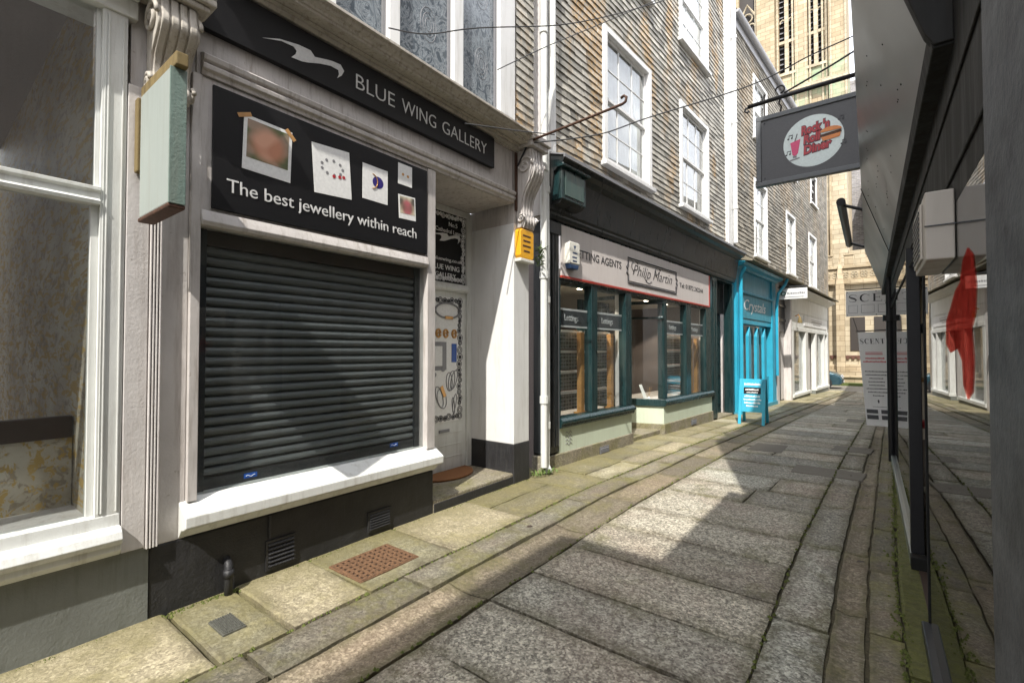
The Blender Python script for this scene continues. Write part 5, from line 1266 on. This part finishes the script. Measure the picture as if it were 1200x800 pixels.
# mottled, half transparent red shape laid on the glass
m, n, out = newmat('translucent_red')
tr = n.nodes.new("ShaderNodeBsdfTransparent"); tr.inputs[0].default_value = (.95, .62, .58, 1); df = n.nodes.new("ShaderNodeBsdfDiffuse"); df.inputs[0].default_value = (.50, .05, .04, 1)
mx = n.nodes.new("ShaderNodeMixShader"); L(n, ramp(n, noise(n, pos(n), 14, 5, .7), [(.35, .08), (.65, .45)]), mx.inputs[0]); L(n, tr.outputs[0], mx.inputs[1]); L(n, df.outputs[0], mx.inputs[2]); L(n, mx.outputs[0], out.inputs[0])
b = MB(lambda s, d, z: (GX - .001 - d, s, z))
poly = [(1.95, 1.45), (2.0, 1.50), (2.10, 1.52), (2.26, 1.50), (2.40, 1.56), (2.45, 1.66), (2.33, 1.72), (2.16, 1.76), (2.02, 1.83), (1.93, 1.80), (1.90, 1.70), (1.88, 1.58)]
b.ext([(1.84, 1.74), (1.88, 1.83), (1.97, 1.865), (2.07, 1.84), (2.13, 1.78), (2.25, 1.76), (2.38, 1.71), (2.50, 1.67), (2.52, 1.58), (2.40, 1.545), (2.22, 1.56), (2.12, 1.52), (2.10, 1.44), (2.02, 1.40), (1.93, 1.43), (1.90, 1.52), (1.93, 1.62), (1.86, 1.66)], 0, .0012)
tag(b.build('red_glass_shape', m, None), 'translucent red shape on the dark reflecting shop glass', 'sticker')
# bar table and stool seen through the open door
t = thing('bar_table', 'tall round bar table with a pale wooden top inside the right shop doorway', 'table', (.80, 7.9, 0))
b = MB(); b.tube([(.80, 7.9, 1.17), (.80, 7.9, 1.21)], .36, 28); b.build('table_top', M['wood_pale'], t, bevel=.006)
b = MB(); b.tube([(.80, 7.9, .03), (.80, 7.9, 1.17)], .035, 10); b.build('column', M['iron'], t)
b = MB(); b.tube([(.80, 7.9, .015), (.80, 7.9, .035)], .26, 24); b.build('base', M['iron'], t)
t = thing('bar_stool', 'red vinyl bar stool beside the tall table inside the right shop', 'stool', (.62, 6.9, 0))
b = MB(); b.tube([(.60, 6.9, .70), (.60, 6.9, .73), (.60, 6.9, .79)], [.15, .18, .165], 22); b.build('seat', M['stool_red'], t, bevel=.01)
b = MB(); b.tube([(.60, 6.9, .03), (.60, 6.9, .70)], .025, 10); b.build('column', M['alu'], t)
b = MB(); b.tube([(.60, 6.9, .015), (.60, 6.9, .03)], .2, 22); b.build('base', M['alu'], t)
t = thing('pendant_lamp', 'black dome pendant hanging over the bar table inside the right shop', 'lamp', (.62, 8.0, 1.8))
b = MB(); b.tube([(.62, 8.0, 1.78), (.62, 8.0, 1.90), (.62, 8.0, 1.96)], [.14, .10, .03], 18); b.build('shade', M['iron'], t)
b = MB(); b.tube([(.62, 8.0, 1.95), (.62, 8.0, 2.9)], .005, 6); b.build('cord', M['iron'], t)

# ------------------------------------------------------------ diner hanging sign
YD = 6.2; TD = Ty(YD)
G = thing('hanging_sign', 'charcoal hanging sign with a pale round Rock n Roll Diner emblem of milkshake and burger', 'sign', (-.5, YD, 3.5))
sx0, sx1, sz0, sz1 = -1.052, .085, 3.495, 4.325
b = MB(TD); b.box(sx0 + .05, sx1 - .05, -.02, .02, sz0 + .05, sz1 - .05); b.build('panel', M['diner_grey'], G)
b = MB(TD)
b.box(sx0, sx1, -.035, .038, sz0, sz0 + .055); b.box(sx0, sx1, -.035, .038, sz1 - .055, sz1); b.box(sx0, sx0 + .055, -.034, .0375, sz0 + .055, sz1 - .055); b.box(sx1 - .055, sx1, -.034, .0375, sz0 + .055, sz1 - .055)
b.build('frame', M['diner_frame'], G, bevel=.006)
ccx, ccz, cr = -.482, 3.905, .287
b = MB(TD); b.disc((ccx, ccz), cr, .0205, .0235, 56); b.build('emblem_disc', M['disc'], G)
for (w_, x, z, wd, tl) in (("Rock 'n", -.595, 3.99, .27, .10), ("Roll", -.575, 3.885, .17, .10), ("Diner", -.575, 3.765, .27, .12)):
    text(w_, TD, x, z, .024, .135, M['dredge'], G, width=wd + .012, shear=.2, bold=.014, tilt=tl, depth=.001, name='lettering_shadow')
    text(w_, TD, x + .003, z + .003, .0262, .13, M['dred'], G, width=wd, shear=.2, bold=.005, tilt=tl, depth=.001)
b = MB(TD); b.ext([(-.70, 3.93), (-.60, 3.955), (-.625, 3.80), (-.64, 3.78), (-.665, 3.775), (-.68, 3.79)], .0236, .0266); b.build('milkshake', M['pink'], G, bevel=.001)
b = MB(TD); b.tube([(-.655, .027, 3.94), (-.63, .027, 4.02)], .005, 5); b.box(-.675, -.64, .0237, .026, 3.75, 3.775); b.ext([(-.71, 3.735), (-.61, 3.75), (-.61, 3.735), (-.70, 3.72)], .0236, .026); b.build('glass_foot', M['silver_ink'], G)
b = MB(TD)
bunp = [(-.315 + .10 * math.cos(t), 3.955 + .05 * math.sin(t) + .012) for t in [k * math.pi / 10 for k in range(11)]]
b.ext(bunp, .0280, .031); b.ext([(-.405, 3.915), (-.225, 3.93), (-.235, 3.885), (-.39, 3.87)], .0280, .031); b.build('burger_bun', M['bun'], G)
b = MB(TD); b.ext([(-.41, 3.945), (-.22, 3.962), (-.218, 3.932), (-.41, 3.918)], .0281, .0315); b.build('burger_patty', M['rust'], G)
b = MB(TD)
for (x, z) in ((-.72, 3.98), (-.74, 3.80), (-.24, 4.07), (-.22, 3.80), (-.56, 3.83), (-.40, 3.86)):
    b.disc((x, z), .010, .0236, .026, 8); b.box(x + .006, x + .011, .0236, .026, z, z + .04); b.disc((x + .035, z + .005), .010, .0236, .026, 8); b.box(x + .040, x + .045, .0236, .026, z + .005, z + .045); b.box(x + .011, x + .040, .0236, .026, z + .034, z + .042)
b.build('music_notes', M['ink'], G)
b = MB(TD)
for (x, z) in ((sx0 + .09, sz0 + .09), (sx0 + .09, sz1 - .09), (sx1 - .09, sz0 + .09), (sx1 - .09, sz1 - .09)): b.disc((x, z), .008, .0205, .025, 8)
b.build('screws', M['iron'], G)
A = thing('sign_bracket', 'black iron bracket bar with a scroll carrying the charcoal diner sign', 'bracket', (.24, YD, 4.5))
b = MB(); b.tube([(-1.14, YD, 4.50), (-.6, YD, 4.515), (.29, YD, 4.525)], .024, 10)
b.tube([(-1.13, YD, 4.50), (-1.165, YD, 4.485), (-1.175, YD, 4.455), (-1.15, YD, 4.435), (-1.125, YD, 4.45)], .014, 8); b.build('bar', M['iron'], A, smooth=True)
b = MB(); b.tube([(-.76, YD, 4.545), (-.3, YD, 4.70), (.29, YD, 4.93)], .011, 8); b.build('stay', M['iron'], A)
b = MB(); b.tube([(-.80 + .045 * math.cos(t), YD, 4.60 + .045 * math.sin(t)) for t in [-1.5 + k * .4 for k in range(13)]], .010, 6); b.build('scroll', M['iron'], A, smooth=True)
for x in (-.80, -.06):
    b = MB(); b.tube([(x, YD, 4.49), (x - .012, YD, 4.44), (x + .012, YD, 4.40), (x, YD, 4.325)], .010, 6); b.build('hanger', M['iron'], A)

# ------------------------------------------------------------ scent shop: square sign and long banner
G = thing('hanging_sign', 'white square sign reading SCENT in black serif letters above the long white banner', 'sign', (-.1, 11.5, 2.4))
YS = 11.42; TS = Ty(YS)
b = MB(TS); b.box(-.375, .62, -.008, .008, 2.235, 2.735); b.build('board', M['vinyl_white'], G, bevel=.003)
def serif(body, T, x, z, h, w, d, mat, parent, gap=.28, thick=.20):
    """didone-style capitals built from stems, hairlines and serifs"""
    n = len(body); cw = w / (n + gap * (n - 1)); b = MB(T); hl = h * .035; st = h * thick
    for i, ch in enumerate(body):
        a = x + i * cw * (1 + gap); e = a + cw
        def stem(s, wd=st): b.box(s, s + wd, d, d + .003, z, z + h)
        def bar(s0, s1, zz, t=hl): b.box(s0, s1, d, d + .0028, zz, zz + t)
        if ch == 'S':
            pts = [(a + cw * u, d + .001, z + h * v) for u, v in ((.9, .78), (.8, .93), (.5, .99), (.2, .9), (.12, .72), (.3, .58), (.65, .44), (.86, .27), (.78, .09), (.5, .01), (.2, .06), (.08, .24))]
            b.tube(pts, [hl * .5, hl * .6, hl * .7, hl, st * .4, st * .5, st * .5, st * .4, hl, hl * .7, hl * .6, hl * .5], 6)
        elif ch == 'C':
            pts = [(a + cw * (.52 + .48 * math.cos(t)), d + .001, z + h * (.5 + .49 * math.sin(t))) for t in [.7 + k * .49 for k in range(11)]]
            b.tube(pts, [hl * .6] * 2 + [hl] + [st * .35, st * .5, st * .52, st * .5, st * .35] + [hl] + [hl * .6] * 2, 6); b.box(e - hl * 2, e - hl, d, d + .0028, z + h * .72, z + h * .97)
        elif ch == 'E':
            stem(a + cw * .12); bar(a, e * 1.0, z + h - hl); bar(a, e, z); bar(a + cw * .15, e - cw * .25, z + h * .5); bar(e - hl, e, z + h * .78, h * .2); bar(e - hl, e, z, h * .22); bar(e - cw * .25, e - cw * .25 + hl, z + h * .4, h * .24)
        elif ch == 'N':
            b.box(a + cw * .12, a + cw * .12 + hl, d, d + .003, z, z + h); b.box(e - cw * .14, e - cw * .14 + hl, d, d + .003, z, z + h)
            b.ext([(a + cw * .08, z + h), (a + cw * .08 + st * 1.1, z + h), (e - cw * .11, z), (e - cw * .11 - st * .3, z)], d, d + .0026); bar(a - cw * .02, a + cw * .26, z); bar(e - cw * .28, e, z + h - hl); bar(a - cw * .02, a + cw * .2, z + h - hl)
        elif ch == 'T':
            stem(a + cw * .5 - st / 2); bar(a, e, z + h - hl); bar(a, a + hl, z + h * .76, h * .22); bar(e - hl, e, z + h * .76, h * .22); bar(a + cw * .28, e - cw * .28, z)
    return b.build('serif_lettering', mat, parent)
serif('SCENT', TS, -.335, 2.515, .15, .90, .0085, M['ink'], G)
b = MB(TS)
for (x0, z0, w_, h_) in ((-.33, 2.30, .14, .15), (-.13, 2.30, .20, .155), (.13, 2.30, .16, .15), (.36, 2.30, .18, .15)):
    b.tube([(x0, .010, z0), (x0 + w_, .010, z0), (x0 + w_, .010, z0 + h_), (x0, .010, z0 + h_), (x0, .010, z0)], .0035, 4)
b.build('outline_lettering', M['silver_ink'], G)
b = MB(TS)
for (x, z) in ((-.35, 2.71), (-.35, 2.26), (.10, 2.71), (.10, 2.26), (.59, 2.71), (.59, 2.26)): b.disc((x, z), .009, .008, .012, 8)
b.build('screws', M['ink'], G)
b = MB(); b.tube([(-.37, YS, 2.76), (.62, YS, 2.76)], .012, 6); b.build('arm', M['iron'], G)
# banner: hangs slightly askew from a top bar
YBn = 11.75
G = thing('hanging_banner', 'long white SCENT banner with red and black print hanging crookedly by the right shopfront', 'banner', (.03, YBn, .1))
def TB(x, d, z):   # banner coordinates: x 0..0.46 across, z 0 at the foot; the foot swings to the right
    zz = .08 + z; return (-.075 + x - (z / 1.85) * .125, YBn - d + .02 * math.sin(z * 3), zz)
b = MB(TB); nz = 24
for k in range(nz):
    za, zb = 1.85 * k / nz, 1.85 * (k + 1) / nz; b.loft([[(0, -.002, z), (.44, -.002, z), (.44, .002, z), (0, .002, z)] for z in (za, zb)], cap=(k in (0, nz - 1)))
b.build('sheet', M['vinyl_white'], G)
serif('SCENT', TB, .02, 1.62, .10, .39, .003, M['ink'], G)
b = MB(TB); b.box(.09, .36, .003, .005, 1.44, 1.452) ; b.box(.09, .36, .003, .005, 1.405, 1.42); b.build('red_lines', M['red_ink'], G)
text('FLOWERS', TB, .23, 1.30, .003, .06, M['red_ink'], G, width=.28, align='CENTER', bold=.003) if 0 else None
text('FIGHTING', TB, .225, 1.315, .003, .06, M['red_ink'], G, width=.27, align='CENTER', bold=.002) if 0 else None
b = MB(TB); rnd = random.Random(9)
def wordrow(zc, w_, h_, cx=.225):
    x = cx - w_ / 2
    while x < cx + w_ / 2: l = rnd.uniform(.012, .02); b.box(x, x + l, .003, .0045, zc, zc + h_ * rnd.uniform(.7, 1)); x += l + .006
wordrow(1.315, .28, .035); wordrow(1.25, .36, .035); b.build('red_words', M['red_ink'], G)
b = MB(TB)
for k, w_ in enumerate((.34, .33, .22, .26, .24, .34, .30, .16)): wordrow(1.06 - k * .068, w_, .022)
b.ext([(.215, .45), (.235, .45), (.24, .50), (.225, .52), (.21, .50)], .003, .0045); wordrow(.37, .2, .012)
b.build('black_words', M['ink'], G)
b = MB(TB)
for (x0, x1, z0, z1) in ((.02, .20, .245, .32), (.25, .40, .245, .32), (.02, .20, .13, .21), (.25, .40, .13, .21)): b.box(x0, x1, .003, .012, z0, z1)
b.build('dark_panels', M['diner_grey'], G)
b = MB(); b.tube([(-.23, YBn, 1.95), (.30, YBn, 1.97)], .012, 6); b.tube([(-.20, YBn, 1.95), (-.27, YBn - .1, 2.22)], .005, 4); b.build('top_bar', M['iron'], G)

# ------------------------------------------------------------ cables across the lane
def cable(name, label, pts, r=.005):
    # smooth through points
    P = [Vector(p) for p in pts]; out = []
    for i in range(len(P) - 1):
        p0 = P[max(i - 1, 0)]; p1 = P[i]; p2 = P[i + 1]; p3 = P[min(i + 2, len(P) - 1)]
        for k in range(8):
            t = k / 8; out.append(tuple(.5 * ((2 * p1) + (-p0 + p2) * t + (2 * p0 - 5 * p1 + 4 * p2 - p3) * t * t + (-p0 + 3 * p1 - 3 * p2 + p3) * t ** 3)))
    out.append(tuple(P[-1])); b = MB(); b.tube(out, r, 5); return tag(b.build(name, M['wire'], None), label, 'cable')

cable('overhead_cable', 'thin black cable from the lace curtained upper window rising across the first sash window', [(-3.2, 2.47, 4.276), (-3.05, 2.765, 4.322), (-2.9, 3.269, 4.591), (-2.6, 4.146, 4.978), (-2.4, 4.729, 5.297), (-2.2, 5.215, 5.59), (-2.0, 5.817, 5.985), (-1.7, 6.654, 6.589)], .006)
cable('overhead_cable', 'thin black cable from the white oriel post rising across the downpipes', [(-3.2, 3.93, 4.622), (-3.0, 4.594, 5.144), (-2.8, 5.517, 5.83), (-2.4, 6.618, 6.653), (-2.0, 7.345, 7.239)], .006)
cable('overhead_cable', 'knotted cable strung from the carved bracket across the lane above the diner sign', [(-3.091, 4.372, 3.94), (-2.466, 4.847, 4.038), (-1.995, 5.202, 4.235), (-1.054, 5.91, 4.608), (-0.503, 6.322, 4.951), (-0.069, 6.522, 5.129), (0.201, 6.724, 5.322)], .008)
cable('cornice_cable', 'short black cable running from the gallery cornice to the carved bracket', [(-3.0, 3.203, 3.686), (-3.0, 3.577, 3.797), (-3.0, 3.99, 3.918), (-3.0, 4.779, 4.164)], .007)
cable('fascia_cable', 'thin pale cable looping down the dark fascia beside the green box', [T2(1.35, .32, 3.98), T2(1.40, .22, 3.8), T2(1.36, .16, 3.62), T2(1.22, .12, 3.45), T2(1.02, .09, 3.38)], .006)

# ------------------------------------------------------------ weeds, litter, soft growth
wd = MB(); rnd = random.Random(4)
for (x0, y0, zz, n_) in ((-3.22, 4.92, .03, 60), (-3.25, 4.75, .03, 30), (-3.2, 5.05, .02, 20)):
    for k in range(n_):
        a = rnd.uniform(0, 6.28); l = rnd.uniform(.015, .05); x = x0 + rnd.uniform(-.07, .05); y = y0 + rnd.uniform(-.07, .07); dx, dy = math.cos(a) * l, math.sin(a) * l; h = rnd.uniform(.02, .07)
        i = [wd.p(x, y, zz), wd.p(x + dx * .5 - dy * .25, y + dy * .5 + dx * .25, zz + h), wd.p(x + dx, y + dy, zz + h * .9), wd.p(x + dx * .5 + dy * .25, y + dy * .5 - dx * .25, zz + h * .8)]; wd.face(i)
o = wd.build('weeds', M['weed'], None, recalc=False); o['kind'] = 'stuff'; o['label'] = 'small green weeds growing at the foot of the white downpipes'
wd = MB()
x0, y0, z0 = T1(4.80, .05, 2.72)
for k in range(70):
    a = rnd.uniform(0, 6.28); l = rnd.uniform(.04, .11); x = x0 + rnd.uniform(-.02, .04); y = y0 + rnd.uniform(-.03, .03); dx, dy = math.cos(a) * l, math.sin(a) * l * .8; z = z0 + rnd.uniform(-.12, .14); h = rnd.uniform(-.02, .07)
    i = [wd.p(x, y, z), wd.p(x + dx * .5 - dy * .15, y + dy * .5 + dx * .15, z + h * .5), wd.p(x + dx, y + dy, z + h), wd.p(x + dx * .5 + dy * .15, y + dy * .5 - dx * .15, z + h * .5)]; wd.face(i)
tag(wd.build('wall_weed', M['weed'], None, recalc=False), 'tuft of green weed sprouting behind the downpipe beside the amber alarm box', 'weed')
wd = MB()                                     # moss tufts along paving joints
for k in range(2600):
    r = rnd.random()
    if r < .35: x, y = rnd.choice([-2.56, -2.56, -1.92, -.475]) + rnd.gauss(0, .006), rnd.uniform(.6, 14)
    elif r < .7: x, y = -3.29 + abs(rnd.gauss(0, .02)), rnd.uniform(.2, 4.6)
    else: x, y = .12 + rnd.gauss(0, .02), rnd.uniform(1.5, 11)
    xx = warp(x, y); h = rnd.uniform(.003, .012); w = rnd.uniform(.004, .014)
    q = [wd.p(xx + w * math.cos(t), y + w * math.sin(t), gz(y) + .008) for t in (0, 1.26, 2.5, 3.77, 5.0)]; c0 = wd.p(xx, y, gz(y) + .014 + h)
    for a in range(5): wd.face([q[a], q[(a + 1) % 5], c0])
o = wd.build('moss', plain('yellow_green_moss', (.085, .10, .02), .95, nb=.8, sc=120, var=.4), None, recalc=False); o['kind'] = 'stuff'; o['label'] = 'yellow green moss along the joints of the paving and foot of the walls'
wd = MB()
for (x, y) in ((-1.05, 7.9), (-.12, 6.3), (-.30, 7.2), (-.1, 5.2), (-.6, 8.3), (-.25, 9.4), (-1.5, 6.6), (-.08, 4.3), (-.5, 10.2), (-1.2, 10.8), (-2.4, 3.4), (-.16, 7.9)):
    x = warp(x, y); a = rnd.uniform(0, 3); l = .035; q = []
    for (u, v) in ((-1, 0), (-.3, .5), (.6, .35), (1, 0), (.5, -.4), (-.4, -.45)): q.append(wd.p(x + l * (u * math.cos(a) - v * math.sin(a)), y + l * (u * math.sin(a) + v * math.cos(a)), gz(y) + .012 + .012 * abs(v)))
    wd.face(q)
o = wd.build('dead_leaves', M['wood_dark'], None, recalc=False); o['kind'] = 'stuff'; o['label'] = 'scattered dark dead leaves on the paving'
